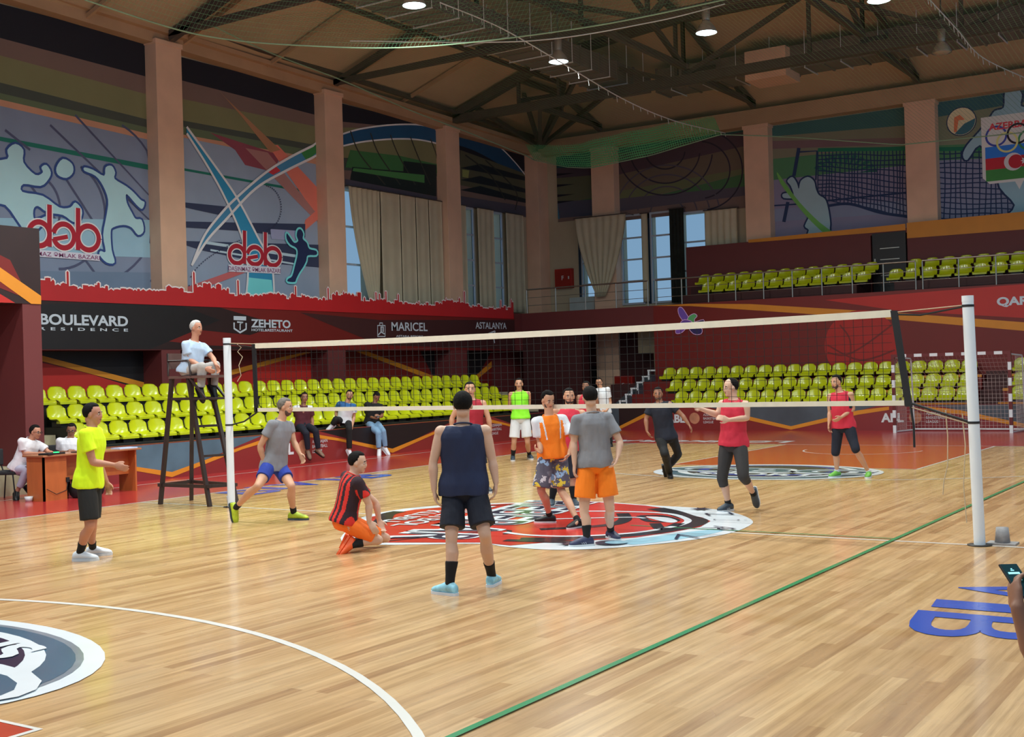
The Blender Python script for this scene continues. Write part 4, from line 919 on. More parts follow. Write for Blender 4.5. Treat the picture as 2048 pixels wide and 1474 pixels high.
cord('loose_cord',[(-5.1,0,2.41),(-5.02,0,2.36),(-5.1,0,2.30),(-5.0,0,2.22),(-5.08,0,2.1),(-5.04,0,1.95),(-5.12,0,1.86)],.006,m_cord)
m_post=mat('white_enamel_post',(238,244,250),.9,.3,.02,2,coat=.3)
def post(x,zt_,lean,label,sx):
    p=empty('net_post',(x,0,0)); tag(p,label,'net post','net posts')
    mb=MB(); mb.tube([(0,0,0),(lean,0,zt_)],.056,m_post,n=28); mb.obj('pole',p)
    mb=MB(); mb.tube([(lean,0,zt_-.05),(lean,0,zt_+.012)],.058,m_post,n=28); mb.obj('cap',p)
    for z in ((2.42,1.22) if x<0 else (2.41,1.235)):
        mb=MB(); mb.tube([(lean*z/zt_,0,z-.012),(lean*z/zt_,0,z+.012)],.060,m_strap,n=28); mb.obj('strap_loop',p)
    mb=MB(); mb.lathe((0,0,.002),[(.0,0),(.12,0),(.12,.008),(0,.008)],mat('floor_socket_dark',(50,44,40),1,.5),n=20); mb.obj('floor_plate',p)
    return p
post(RP,2.50,-.045,'white round net post on the right, in the foreground',1)
post(-RP,2.50,-.0,'white net post on the left, beside the umpire chair',-1)
m_cup=mat('worn_grey_metal',(150,146,146),1.0,.5,.15,20)
p=empty('socket_cover',(5.5,.16,0)); tag(p,'grey metal bucket-shaped socket cover standing beside the right net post','socket cover')
mb=MB(); mb.lathe((0,0,.02),[(0,.15),(.06,.15),(.075,0),(0,0)],m_cup,n=18); mb.obj('cup',p); mb=MB(); mb.box((-.14,-.1,0),(.14,.1,.02),m_cup); mb.obj('base_plate',p)
p=empty('socket_cover',(-5.62,.25,0)); tag(p,'small translucent cup standing on the floor between umpire chair and left post','cup')
mb=MB(); mb.lathe((0,0,0),[(0,0),(.03,0),(.045,.13),(.04,.13),(.028,.01),(0,.01)],m_white,n=14); mb.obj('cup',p)
p.name='plastic_cup'
# ---------------------------------------------------------------- goal
t=empty('handball_goal',(0.25,19.8,0)); tag(t,'small handball goal with red and white striped frame before the far stand','goal')
m_gr=mat('goal_dark_red',(96,30,30),1.1,.4); m_gnet=mat('goal_net_cord',(190,170,165),1,.8,.1)
GX0,GX1=-1.46,1.46
def striped(name,p,q,n,first):
    mb=MB(); p=np.array(p);q=np.array(q)
    for i in range(n): mb.bar(p+(q-p)*i/n,p+(q-p)*(i+1)/n,.08,.08,(m_white,m_gr)[(i+first)%2])
    return mb.obj(name,t)
striped('goal_post',(GX0,0,0),(GX0,0,2.0),10,0); striped('goal_post',(GX1,0,0),(GX1,0,2.0),10,0); striped('crossbar',(GX0-.04,0,2.04),(GX1+.04,0,2.04),15,1)
for x in (GX0+.25,GX1+.15):
    mb=MB(); mb.tube([(GX0 if x<0 else GX1,0,2.0),(x,.75,1.96),(x,.80,1.9),(x,.95,.03)],.022,m_white); mb.obj('back_stay',t)
    mb=MB(); mb.tube([(GX0 if x<0 else GX1,0,.03),(x,.95,.03)],.022,m_white); mb.obj('ground_side_bar',t)
mb=MB(); mb.tube([(GX0+.25,.95,.05),(GX1+.15,.95,.05)],.022,m_white); mb.obj('ground_back_bar',t)
mb=MB()
def gp(u,v): # back net surface
    x=GX0+.05+(GX1-GX0)*u; return (x+.2*v*0,.85*(1-(v**3))+.02 if v>.75 else .88+.05*(1-v)+.02*math.sin(9*u+5*v),.05+1.95*v)
for i in range(31):
    pts=[gp(i/30,v) for v in np.linspace(0,1,12)]
    for a,b in zip(pts[:-1],pts[1:]): mb.bar(a,b,.006,.006,m_gnet)
for j in range(20):
    pts=[gp(u,j/19) for u in np.linspace(0,1,16)]
    for a,b in zip(pts[:-1],pts[1:]): mb.bar(a,b,.006,.006,m_gnet)
for s in (GX0,GX1+.1):
    for i in range(9): y=.9*i/8; mb.bar((s+.04,y,.04),(s+.04,y,1.95-.0*y),.006,.006,m_gnet)
    for j in range(19): z=.05+1.9*j/18; mb.bar((s+.04,0,z),(s+.04,.92,z),.006,.006,m_gnet)
mb.obj('goal_net',t)
# ---------------------------------------------------------------- umpire chair
t=empty('umpire_chair',(-6.2,.15,0)); tag(t,'tall dark steel umpire chair standing left of the net post','umpire chair')
m_uc=mat('dark_brown_steel',(46,34,32),1.2,.5,.1); m_us=mat('brown_seat_board',(92,66,60),1.2,.6,.1)
base=[(-.54,-.25),(.56,-.25),(-.54,.38),(.66,.36)]; topp=[(-.33,-.17),(.02,-.17),(-.30,.22),(.10,.22)]
base=[(-.55,-.26),(.52,-.24),(-.54,.35),(.72,.12)]
topp=[(-.30,-.18),(.06,-.18),(-.28,.20),(.10,.20)]
for (a,b) in zip(base,topp): mb=MB(); mb.bar((a[0],a[1],0),(b[0],b[1],1.95),.055,.055,m_uc); mb.obj('leg',t)
def lp(i,z): a,b=base[i],topp[i]; s=z/1.95; return (a[0]+(b[0]-a[0])*s,a[1]+(b[1]-a[1])*s,z)
for z in (.30,):
    for i,j in ((0,1),(2,3),(0,2),(1,3)): mb=MB(); a=np.array(lp(i,z));b=np.array(lp(j,z)); e=(b-a)*.08; mb.bar(a-e,b+e,.05,.05,m_uc); mb.obj('lower_brace',t)
for z in (.75,1.2):
    mb=MB(); mb.bar(lp(1,z),lp(3,z),.035,.035,m_uc); mb.obj('ladder_rung',t)
for i,j in ((0,1),(2,3)): mb=MB(); mb.bar(lp(i,1.62),lp(j,1.62),.04,.04,m_uc); mb.obj('upper_brace',t)
mb=MB(); mb.box((-.34,-.22,1.93),(.42,.24,1.97),m_us); mb.obj('seat_board',t)
mb=MB(); mb.box((-.36,-.22,2.08),(-.33,.24,2.32),m_us); mb.obj('backrest',t)
for y in (-.22,.22): mb=MB(); mb.tube([(-.34,y,1.97),(-.34,y,2.32),(-.34,y,2.20),(.10,y,2.20),(.14,y,2.16),(.16,y,1.97)],.016,m_uc); mb.obj('arm_rail',t)
mb=MB(); mb.box((.20,-.22,1.60),(.62,.22,1.63),m_uc); mb.obj('footrest',t)
for y in (-.2,.2): mb=MB(); mb.bar((.12,y,1.93),(.45,y,1.62),.03,.03,m_uc); mb.obj('footrest_bracket',t)
# ---------------------------------------------------------------- scorer table, chairs, bag, things on the table
m_desk=mat('orange_brown_laminate',(190,104,52),1.0,.4,.08,2,stretch=(6,6,1)); m_desk2=mat('desk_top_laminate',(170,112,76),1.0,.3,.06,3)
t=empty('scorer_desk',(-9.3,.35,0)); tag(t,'orange-brown wooden scorers desk on the red surround at left','desk')
mb=MB(); mb.box((-.30,-.88,.72),(.26,1.1,.75),m_desk2); mb.obj('desk_top',t,bevel=.004)
mb=MB(); mb.box((-.24,-.84,0),(.20,-.81,.72),m_desk); mb.obj('side_panel',t)
mb=MB(); mb.box((-.24,1.0,0),(.20,1.03,.72),m_desk); mb.obj('side_panel',t)
mb=MB(); mb.box((.0,-.81,.30),(.02,1.0,.72),m_desk); mb.obj('modesty_panel',t)
mb=MB(); mb.box((.17,-.84,0),(.20,-.40,.72),m_desk); mb.obj('front_panel',t)
mb=MB(); mb.box((.20,-.42,.28),(.22,-.36,.36),m_strap); mb.tube([(.21,-.39,.28),(.21,-.42,.15),(.22,-.62,.10),(.22,-.80,.2)],.006,m_strap,n=5); mb.obj('power_adapter',t)
m_cf=mat('black_chair_fabric',(34,34,38),1.1,.9,.1,20,bump=.2); m_cl=mat('black_chair_tube',(20,20,22),1.1,.35)
def office_chair(x,y,rz,label):
    c=empty('visitor_chair',(x,y,0),rz); tag(c,label,'chair','visitor chairs')
    mb=MB(); mb.box((-.22,-.22,.42),(.22,.22,.48),m_cf); mb.obj('seat',c,bevel=.02)
    mb=MB(); mb.box((-.27,-.22,.56),(-.22,.22,.84),m_cf); mb.obj('backrest',c,bevel=.02)
    for sx,sy in ((1,1),(1,-1),(-1,1),(-1,-1)):
        mb=MB(); mb.tube([(sx*.19,sy*.22,.43),(sx*.24,sy*.24,0)],.012,m_cl); mb.obj('leg',c)
    for sy in (1,-1): mb=MB(); mb.tube([(-.20,sy*.18,.43),(-.26,sy*.18,.6)],.012,m_cl); mb.obj('back_support',c)
    return c
t=empty('sports_bag',(-9.08,.32,0)); tag(t,'black sports bag on the floor under the scorers desk','bag')
m_bag=mat('black_bag_fabric',(24,24,28),1.1,.8,.1,8,bump=.3)
mb=MB(); mb.lathe((-.0,-.28,.15),[(0,0),(.13,.01),(.16,.05),(.165,.3),(.16,.52),(.12,.56),(0,.57)],m_bag,n=16,ax=(0,1,0)); o=mb.obj('body',t); o.scale=(.9,1,.95)
mb=MB(); mb.tube([(.05,-.12,.27),(.06,-.1,.36),(.06,.12,.36),(.05,.14,.27)],.014,m_strap); mb.obj('handle',t)
mb=MB(); mb.box((.145,-.1,.08),(.155,.12,.2),m_bag); mb.obj('pocket',t)
def laptop(x,y,z,label):
    l=empty('scoring_console',(x,y,z),.2); tag(l,label,'console'); mb=MB(); mb.box((-.11,-.19,0),(.11,.19,.03),m_strap); mb.obj('body',l,bevel=.005)
    mb=MB(); mb.box((.06,-.03,.03),(.10,.06,.045),mat('green_display',(40,255,110),1,.5,emit=((40,255,110),2.5))); mb.obj('display',l); return l
laptop(-9.16,-.28,.75,'black scoring console with small green display on the desk')
mb=MB(); mb.box((-9.25,.15,.75),(-9.05,.5,.765),m_strap); tag(mb.obj('notebook'),'dark flat notebook lying on the desk','notebook')
mb=MB(); mb.box((-9.3,1.0,.75),(-9.06,1.38,.77),mat('paper_blue_white',(190,205,235),1,.7)); tag(mb.obj('clipboard'),'pale clipboard at the far end of the desk','clipboard')
mb=MB(); mb.box((-9.05,-.52,.751),(-8.98,-.45,.775),m_strap); 
mb=MB(); mb.lathe((-9.42,-.55,0),[(0,0),(.05,0),(.07,.08),(.06,.08),(.045,.01),(0,.01)],m_white,n=16); tag(mb.obj('plastic_bowl'),'small white plastic bowl on the red floor by the desk','bowl')
# bottles / small litter on the red floor
p=P(650,917,2,0); mb=MB(); mb.lathe((p[0],p[1],0),[(0,0),(.07,.01),(.085,.07),(.05,.13),(0,.15)],mat('clear_plastic_bag',(190,215,230),.9,.3,.1),n=14); tag(mb.obj('plastic_bag'),'crumpled clear plastic bag on the red floor by the seated spectators','plastic bag')
# ---------------------------------------------------------------- safety net under the roof
def netmat(name,col,dens,scale=14):
    m=bpy.data.materials.new(name); m.use_nodes=True; nt=m.node_tree; N=nt.nodes.new; L=nt.links.new
    b=nt.nodes['Principled BSDF']; b.inputs['Base Color'].default_value=(*lin(col),1); b.inputs['Roughness'].default_value=.8
    uv=N('ShaderNodeUVMap'); sx=N('ShaderNodeSeparateXYZ'); L(uv.outputs[0],sx.inputs[0]); outs=[]
    for ax in ('X','Y'):
        mu=N('ShaderNodeMath'); mu.operation='MULTIPLY'; mu.inputs[1].default_value=scale; L(sx.outputs[ax],mu.inputs[0])
        fr=N('ShaderNodeMath'); fr.operation='FRACT'; L(mu.outputs[0],fr.inputs[0]); lt=N('ShaderNodeMath'); lt.operation='LESS_THAN'; lt.inputs[1].default_value=dens; L(fr.outputs[0],lt.inputs[0]); outs.append(lt)
    mx=N('ShaderNodeMath'); mx.operation='MAXIMUM'; L(outs[0].outputs[0],mx.inputs[0]); L(outs[1].outputs[0],mx.inputs[1])
    tr=N('ShaderNodeBsdfTransparent'); ms=N('ShaderNodeMixShader'); L(mx.outputs[0],ms.inputs[0]); L(tr.outputs[0],ms.inputs[1]); L(b.outputs[0],ms.inputs[2]); L(ms.outputs[0],nt.nodes['Material Output'].inputs[0])
    return m
m_snet=netmat('green_netting',(104,160,118),.05,9.0); m_fold=netmat('green_netting_fold',(96,196,130),.2,12.0); m_rope=mat('net_edge_rope',(150,185,150),1.0,.7,.1); m_wrope=mat('white_rope',(205,210,205),1,.7)
def surf(name,fn,nu,nv,m,us,vs_,parent):
    me=bpy.data.meshes.new(name); V=[fn(i/nu,j/nv) for j in range(nv+1) for i in range(nu+1)]; F=[(j*(nu+1)+i,j*(nu+1)+i+1,(j+1)*(nu+1)+i+1,(j+1)*(nu+1)+i) for j in range(nv) for i in range(nu)]
    me.from_pydata([tuple(v) for v in V],[],F); uvl=me.uv_layers.new(name='UVMap')
    for p in me.polygons:
        p.use_smooth=True
        for li,vi in zip(p.loop_indices,p.vertices): uvl.data[li].uv=((vi%(nu+1))/nu*us,(vi//(nu+1))/nv*vs_)
    me.materials.append(m); o=bpy.data.objects.new(name,me); COL.objects.link(o); o.parent=parent; return o
def interp(x,tab):
    xs=[a for a,_ in tab]; ys=[b for _,b in tab]; return float(np.interp(x,xs,ys))
sn=empty('safety_net',(0,0,0)); tag(sn,'huge sagging green safety net slung below the roof','net')
ZF=[(-14.9,9.45),(-13.6,9.05),(-12.64,8.9),(-10.32,9.05),(-7.77,9.42),(-6.4,9.2),(-5.1,8.97),(-2.02,8.35),(1.45,8.26),(6,9.2),(12,9.6)]
def f1(u,v):
    x=-14.9+26.9*u; y=24-15.5*v; zf=interp(x,ZF); zl=9.5+.09*(24-y); w_=math.exp(-(x+14.9)/2.5)
    z=zf*(1-w_)+zl*w_ if v>0 else zf
    z+= .10*(24-y)*(1-w_)*.9 - .5*math.sin(math.pi*min(1,v*1.0))*(.4+.3*math.sin(x*.55)) +.05*math.sin(x*2.1+y)*v
    return (x,y,z)
surf('roof_netting',f1,120,60,m_snet,26.9,15.5,sn)
mb=MB(); mb.tube([f1(u,0) for u in np.linspace(0,1,80)],.018,m_rope,n=6); mb.tube([f1(0,v) for v in np.linspace(0,1,30)],.018,m_rope,n=6); mb.obj('edge_rope',sn)
rp=[P(170,0,2,9.0),P(400,70,2,9.0),P(620,92,2,9.0),P(850,93,2,9.0),P(1150,58,2,9.2),P(1400,10,2,9.5),P(1700,-60,2,9.8)]
rp=cr([tuple(p) for p in rp],k=10)
def f2(u,v):
    s=u*(len(rp)-1); i=min(int(s),len(rp)-2); a=np.array(rp[i])*(1-(s-i))+np.array(rp[i+1])*(s-i)
    return (a[0]+.9*v+.12*math.sin(u*40)*v,a[1]+1.3*v,a[2]+3.0*v)
surf('side_netting',f2,90,16,m_snet,22,3.2,sn)
mb=MB(); mb.tube(rp,.016,m_rope,n=6); mb.obj('edge_rope',sn)
# gathered fold of netting in the corner sag and hanging between the walls
def f3(u,v):
    x=-14.9+7.2*u; zf=interp(x,ZF); return (x,24.0-.5*v+.05*math.sin(u*30),zf+(.45+.35*math.sin(math.pi*u))*v)
for k in range(2): surf('folded_netting',(lambda k:lambda u,v:tuple(np.array(f3(u,v))+np.array([.05*k,-.15*k,.03*k])))(k),40,6,m_fold,7.2+k*.3,.9,sn)
def roperun(name,pts,label,ties=True):
    P3=cr([tuple(p) for p in pts],k=14); r_=empty(name,(0,0,0)); tag(r_,label,'rope'); mb=MB(); mb.tube(P3,.014,m_wrope,n=6); mb.obj('cord',r_)
    if ties:
        mb=MB()
        for p in P3[::2]: p=np.array(p); mb.tube([p,p+np.array([.02,0,-.10-.08*random.random()])],.008,m_wrope,n=4)
        mb.obj('tie_ends',r_)
roperun('net_rope',[P(880,5,2,9.9),P(1000,55,2,9.75),P(1117,122,2,9.3),P(1250,200,2,9.2),P(1350,242,2,9.2),P(1450,266,1,24)],'white rope with dangling tie ends crossing the roof by the lowest lamp')
roperun('net_rope',[P(1855,-5,2,9.8),P(1915,60,2,9.6),P(1965,115,2,9.4),P(2060,160,2,9.3)],'white rope with dangling tie ends at the top right corner')
roperun('support_cable',[P(700,82,2,9.3),P(1055,82,2,9.2),P(1300,45,2,9.5),P(1450,8,2,9.8)],'thin pale cable tightening the safety net near the top',False)
# ---------------------------------------------------------------- people
def v3(p): return np.array(p,float)
def nrm(a): a=v3(a); return a/(np.linalg.norm(a)+1e-12)
class FZ:
    """collects closed primitives, fuses them into one smooth surface"""
    def __init__(s): s.v=[];s.f=[]
    def add(s,vs,fs):
        b=len(s.v); s.v+=[tuple(v) for v in vs]; s.f+=[tuple(b+i for i in f) for f in fs]
    def ell(s,c,A,B,C_,n=16,m=10):
        c,A,B,C_=map(v3,(c,A,B,C_)); vs=[c+C_]; 
        for j in range(1,m):
            t=math.pi*j/m
            for i in range(n): a=2*math.pi*i/n; vs.append(c+C_*math.cos(t)+(A*math.cos(a)+B*math.sin(a))*math.sin(t))
        vs.append(c-C_); fs=[]; N=len(vs)-1; W=1+(m-2)*n
        fl=np.dot(np.cross(A,B),C_)<0
        for i in range(n):
            j=(i+1)%n; fs.append((0,1+i,1+j)); fs.append((W+i,N,W+j))
        for r in range(m-2):
            for i in range(n): j=(i+1)%n; a=1+r*n; fs.append((a+i,a+n+i,a+n+j,a+j))
        if fl: fs=[tuple(reversed(f)) for f in fs]
        s.add(vs,fs)
    def sph(s,c,r): s.ell(c,(r,0,0),(0,r,0),(0,0,r),12,8)
    def loft(s,rings,n=18,cap=True):
        """rings: (centre, A, B)"""
        vs=[]; 
        for c,A,B in rings:
            for i in range(n): t=2*math.pi*i/n; vs.append(v3(c)+v3(A)*math.cos(t)+v3(B)*math.sin(t))
        m=len(rings); fs=[]
        d=v3(rings[-1][0])-v3(rings[0][0]); fl=np.dot(np.cross(v3(rings[0][1]),v3(rings[0][2])),d)<0
        for j in range(m-1):
            for i in range(n): k=(i+1)%n; fs.append((j*n+i,j*n+k,(j+1)*n+k,(j+1)*n+i))
        fs.append(tuple(range(n-1,-1,-1))); fs.append(tuple((m-1)*n+i for i in range(n)))
        if fl: fs=[tuple(reversed(f)) for f in fs]
        s.add(vs,fs)
    def limb(s,p0,p1,prof,side=None,ball=True,flat=1.0,shift=None):
        """prof: [(t,r)] along p0->p1; side: direction used for elliptic width; shift: [(t,vec)]"""
        p0,p1=v3(p0),v3(p1); d=nrm(p1-p0); a=v3(side) if side is not None else (v3((0,0,1)) if abs(d[2])<.9 else v3((1,0,0)))
        a=nrm(a-d*np.dot(a,d)); b=np.cross(d,a); R=[]
        for q in prof:
            t,r=q[0],q[1]; sh=q[2] if len(q)>2 else 0; R.append((p0+(p1-p0)*t+(v3(shift)*sh if shift is not None else 0),a*r,b*r*flat))
        s.loft(R,16)
        if ball:
            if prof[0][0]<=0.001: s.sph(p0,prof[0][1]*.98)
            if prof[-1][0]>=.999: s.sph(p1,prof[-1][1]*.98)
    def mesh(s,name,voxel,it=3,fac=.5):
        me=bpy.data.meshes.new(name+'_t'); me.from_pydata(s.v,[],s.f); me.update()
        o=bpy.data.objects.new(name+'_t',me); COL.objects.link(o)
        r=o.modifiers.new('r','REMESH'); r.mode='VOXEL'; r.voxel_size=voxel; r.use_smooth_shade=True
        if it: m=o.modifiers.new('s','SMOOTH'); m.factor=fac; m.iterations=it
        dg=bpy.context.evaluated_depsgraph_get(); out=bpy.data.meshes.new_from_object(o.evaluated_get(dg)); out.name=name
        bpy.data.objects.remove(o); bpy.data.meshes.remove(me)
        out.polygons.foreach_set('use_smooth',[True]*len(out.polygons)); return out
def wrinkle(me,amp,sc=9,seed=0,axis=None):
    n=len(me.vertices); co_=np.empty(n*3); me.vertices.foreach_get('co',co_); co_=co_.reshape(-1,3); no=np.array([v.normal[:] for v in me.vertices]) if n else co_
    st=v3((1,1,.5)) if axis is None else v3(axis)
    d=np.array([noise.noise(Vector(c*sc*st+seed)) for c in co_])*amp+np.array([noise.noise(Vector(c*sc*2.3*st+seed+9)) for c in co_])*amp*.4
    co_+=no*d[:,None]; me.vertices.foreach_set('co',co_.ravel()); me.update()
def place(me,name,mats,base,parent=None):
    """mesh built in world coordinates -> object with its origin at base"""
    n=len(me.vertices); c=np.empty(n*3); me.vertices.foreach_get('co',c); c=c.reshape(-1,3)-v3(base); me.vertices.foreach_set('co',c.ravel()); me.update()
    me.materials.clear()
    for m in (mats if isinstance(mats,(list,tuple)) else [mats]): me.materials.append(m)
    me.name=name; o=bpy.data.objects.new(name,me); COL.objects.link(o)
    if parent is None: o.location=base
    else: o.parent=parent
    return o
def face_centres(me):
    n=len(me.polygons); c=np.empty(n*3); me.polygons.foreach_get('center',c); return c.reshape(-1,3)
TORSO=[(-.16,.115,.095,0),(-.06,.158,.118,-.01),(.05,.168,.122,-.01),(.25,.150,.108,0),(.45,.150,.108,.005),(.65,.166,.116,.008),(.80,.172,.112,.004),(.90,.158,.092,0),(.97,.112,.075,0),(1.02,.068,.062,0)]
def person(name_label,base_px,H,psi,pel,neck,head,hpsi,arms,legs,top,bottom,skin,hair,socks=None,shoes=None,group=None,belly=0,vox=.011,hpitch=0,htilt=0,beard=None,glasses=False,depth_at=None,wide=1.0,hand_curl=.5,face=True,partial=None,bald=False,mouthopen=False):
    k=H/1.75
    gp=P(base_px[0],base_px[1],2,0) if depth_at is None else None
    d0=depth(gp) if gp is not None else depth_at
    base=v3((gp[0],gp[1],0)) if gp is not None else v3((*PD(*pel[:2],d0)[:2],0))
    toCam=-nrm((_f[0],_f[1],0)); right=nrm((_r[0],_r[1],0)); Z=v3((0,0,1))
    def fw(a): a=math.radians(a); return toCam*math.cos(a)+right*math.sin(a)
    def J(q,off=0): return PD(q[0],q[1],d0+(q[2] if len(q)>2 and not isinstance(q[2],str) else off))
    def solve(par,q,L):
        if q[0]=='g': # ankle above a sole pixel on the ground
            g=P(q[1],q[2],2,0.0); return g+Z*.085*k
        if len(q)>2 and not isinstance(q[2],str): return PD(q[0],q[1],d0+q[2])
        sg=q[2] if len(q)>2 else '-'
        dr=ray(q[0],q[1]); a=dr@dr; bb=dr@(CP-par); cc=(CP-par)@(CP-par)-L*L; D=bb*bb-a*cc
        if D<0: t=-bb/a
        else: t=(-bb-math.sqrt(D))/a if sg=='-' else (-bb+math.sqrt(D))/a
        return CP+dr*t
    pel3=J(pel); neck3=J(neck); head3=J(head)
    U=nrm(neck3-pel3); F=fw(psi); F=nrm(F-U*(F@U)); L=np.cross(U,F)
    T=np.linalg.norm(neck3-pel3)
    hw=.175*k*wide
    sh={'L':neck3-U*.055*k+L*hw,'R':neck3-U*.055*k-L*hw}; hp={'L':pel3-Z*.02*k+L*.092*k,'R':pel3-Z*.02*k-L*.092*k}
    if isinstance(psi,(int,float)): pass
    el={};wr={};tip={};kn={};an={};toe={}
    for s in 'LR':
        a=arms[s]; el[s]=solve(sh[s],a[0],.285*k); wr[s]=solve(el[s],a[1],.245*k); tip[s]=solve(wr[s],a[2],.175*k)
        a=legs[s]; an[s]=solve(hp[s],a[1],.82*k) if a[1][0]!='g' else solve(None,a[1],0)
        kn[s]=solve(hp[s],a[0],.425*k)
        if a[1][0]!='g' and not(len(a[1])>2 and not isinstance(a[1][2],str)): an[s]=solve(kn[s],a[1],.41*k)
        if a[2][0]=='g': t_=P(a[2][1],a[2][2],2,0.0); toe[s]=nrm(v3((t_[0]-an[s][0],t_[1]-an[s][1],0)))
        elif a[2][0]=='y': toe[s]=fw(a[2][1])
        else: toe[s]=nrm(solve(an[s],a[2],.2*k)-an[s])
    # ---- body
    bd=FZ()
    bs=1+belly
    R=[]
    for t,rx,ry,sh_ in TORSO:
        g=1+belly*(1 if .0<t<.6 else .3); R.append((pel3+(neck3-pel3)*t+F*(sh_*k+(belly*.09*math.exp(-((t-.25)/.25)**2))*k),L*rx*k*wide*(1+belly*.4),F*ry*k*g))
    bd.loft(R,22)
    bd.limb(neck3-U*.03*k,head3-nrm(head3-neck3)*.03,[(0,.064*k),(.5,.056*k),(1,.056*k)])
    hF=fw(hpsi); hU=nrm(nrm(head3-neck3)*.45+Z); hU=nrm(hU+right*math.sin(math.radians(htilt))); hp_=math.radians(hpitch)
    hF=nrm(hF-hU*(hF@hU)); hF,hU=hF*math.cos(hp_)-hU*math.sin(hp_),hU*math.cos(hp_)+hF*math.sin(hp_); hL=np.cross(hU,hF)
    hk=k*1.0; HP=lambda f,l,u:head3+(hF*f+hL*l+hU*u)*hk
    def hell(fz,f,l,u,rf,rl,ru): fz.ell(HP(f,l,u),hF*rf*hk,hL*rl*hk,hU*ru*hk)
    hell(bd,-.012,0,.028,.095,.076,.088); hell(bd,.022,0,-.035,.070,.058,.075); hell(bd,.052,0,-.088,.030,.034,.026)
    hell(bd,.070,0,.016,.020,.050,.012); hell(bd,-.03,0,-.06,.055,.055,.05)
    for s in (1,-1): hell(bd,.055,.034*s,-.028,.026,.022,.022); hell(bd,-.004,.077*s,-.012,.020,.009,.032)
    bd.loft([(HP(.084,0,.012),hL*.009*hk,hU*.008*hk),(HP(.098,0,-.008),hL*.011*hk,hU*.010*hk),(HP(.104,0,-.028),hL*.017*hk,hU*.012*hk),(HP(.085,0,-.036),hL*.014*hk,hU*.008*hk)],10)
    hell(bd,.078,0,-.058,.012,.022,.008)
    for s,sg in (('L',1),('R',-1)):
        shp=sh[s]; e=el[s]; w_=wr[s]; tp=tip[s]
        bd.sph(shp,.056*k*wide); bd.limb(neck3-U*.05*k+L*sg*.05*k,shp,[(0,.06*k),(1,.052*k)])
        bd.limb(shp,e,[(0,.052*k),(.3,.052*k),(.6,.046*k),(1,.037*k)])
        bd.limb(e,w_,[(0,.038*k),(.25,.043*k),(.6,.034*k),(1,.026*k)])
        # hand
        d=nrm(tp-w_); inw=-L*sg; n_=inw-d*(inw@d)
        if np.linalg.norm(n_)<.2: n_=-Z-d*(-Z@d)
        n_=nrm(n_); wd=nrm(np.cross(d,n_)); 
        if wd@F<0: wd=-wd   # thumb side points forward
        hk2=k
        bd.loft([(w_-d*.01,wd*.026*hk2,n_*.020*hk2),(w_+d*.025*hk2,wd*.032*hk2,n_*.018*hk2),(w_+d*.06*hk2,wd*.042*hk2,n_*.016*hk2),(w_+d*.092*hk2,wd*.041*hk2,n_*.013*hk2)],14)
        cl=hand_curl if not isinstance(hand_curl,dict) else hand_curl[s]
        for i,(o_,Ln) in enumerate(((.031,.070),(.0105,.080),(-.0105,.075),(-.031,.060))):
            p=w_+d*.088*hk2+wd*o_*hk2; dd=nrm(d+wd*o_*1.5); r=.0092
            for j,f in enumerate((.45,.32,.25)):
                ang=cl*(.5+.45*j)+.06*i; q=p+(dd*math.cos(ang)+n_*math.sin(ang))*Ln*f*hk2; 
                bd.limb(p,q,[(0,r*hk2),(1,r*.92*hk2)]); p=q; r*=.93; dd=nrm(dd*math.cos(ang*.8)+n_*math.sin(ang*.8))
        p=w_+d*.022*hk2+wd*.024*hk2; q=p+nrm(d*.75+wd*.75+n_*.35)*.038*hk2; q2=q+nrm(d*.95+wd*.3+n_*.3)*.030*hk2; q3=q2+nrm(d+n_*.3*cl)*.024*hk2
        bd.limb(p,q,[(0,.015*hk2),(1,.012*hk2)]); bd.limb(q,q2,[(0,.012*hk2),(1,.0105*hk2)]); bd.limb(q2,q3,[(0,.0105*hk2),(1,.009*hk2)])
        # leg
        h=hp[s]; kk=kn[s]; a=an[s]; tf=toe[s]
        bd.limb(h,kk,[(0,.092*k),(.25,.088*k),(.6,.070*k),(.9,.056*k),(1,.053*k)])
        back=-tf-nrm(a-kk)*(-tf@nrm(a-kk)); back=nrm(back)
        bd.limb(kk,a,[(0,.052*k,0),(.12,.050*k,.0),(.32,.057*k,.016*k),(.55,.048*k,.012*k),(.8,.036*k,.004*k),(1,.034*k,0)],shift=back)
        bd.limb(a,a+tf*.07*k-nrm(kk-a)*.045*k,[(0,.034*k),(1,.022*k)])
    me=bd.mesh('person',vox,2,.5)
    body=place(me,'person',skin,base); tag(body,name_label,'person',group)
    body.data.name='person_body'
    # ---- face details
    if face:
        for s in (1,-1):
            mb=MB(); vs=[]; 
            f=FZ(); f.ell(HP(.074,.030*s,.001),hF*.012*hk,hL*.0145*hk,hU*.008*hk,10,8); mb.add(f.v,f.f,m_eyew,True)
            f=FZ(); f.ell(HP(.0835,.030*s,.001),hF*.0035*hk,hL*.006*hk,hU*.0065*hk,8,6); mb.add(f.v,f.f,m_pupil,True)
            mb.v=[tuple(v3(q)-base) for q in mb.v]; mb.obj('eye',body)
            mb=MB(); f=FZ(); f.loft([(HP(.082,.012*s,.019),hL*.002,hU*.004*hk),(HP(.086,.026*s,.024),hF*.006*hk,hU*.0055*hk),(HP(.078,.046*s,.020),hF*.006*hk,hU*.004*hk)],8); mb.add(f.v,f.f,m_brow,True); mb.v=[tuple(v3(q)-base) for q in mb.v]; mb.obj('eyebrow',body)
        mb=MB(); f=FZ(); f.ell(HP(.0855,0,-.0545),hF*.007*hk,hL*.023*hk,hU*.0045*hk,12,6); f.ell(HP(.084,0,-.063),hF*.007*hk,hL*.019*hk,hU*.005*hk,12,6); mb.add(f.v,f.f,m_lip,True)
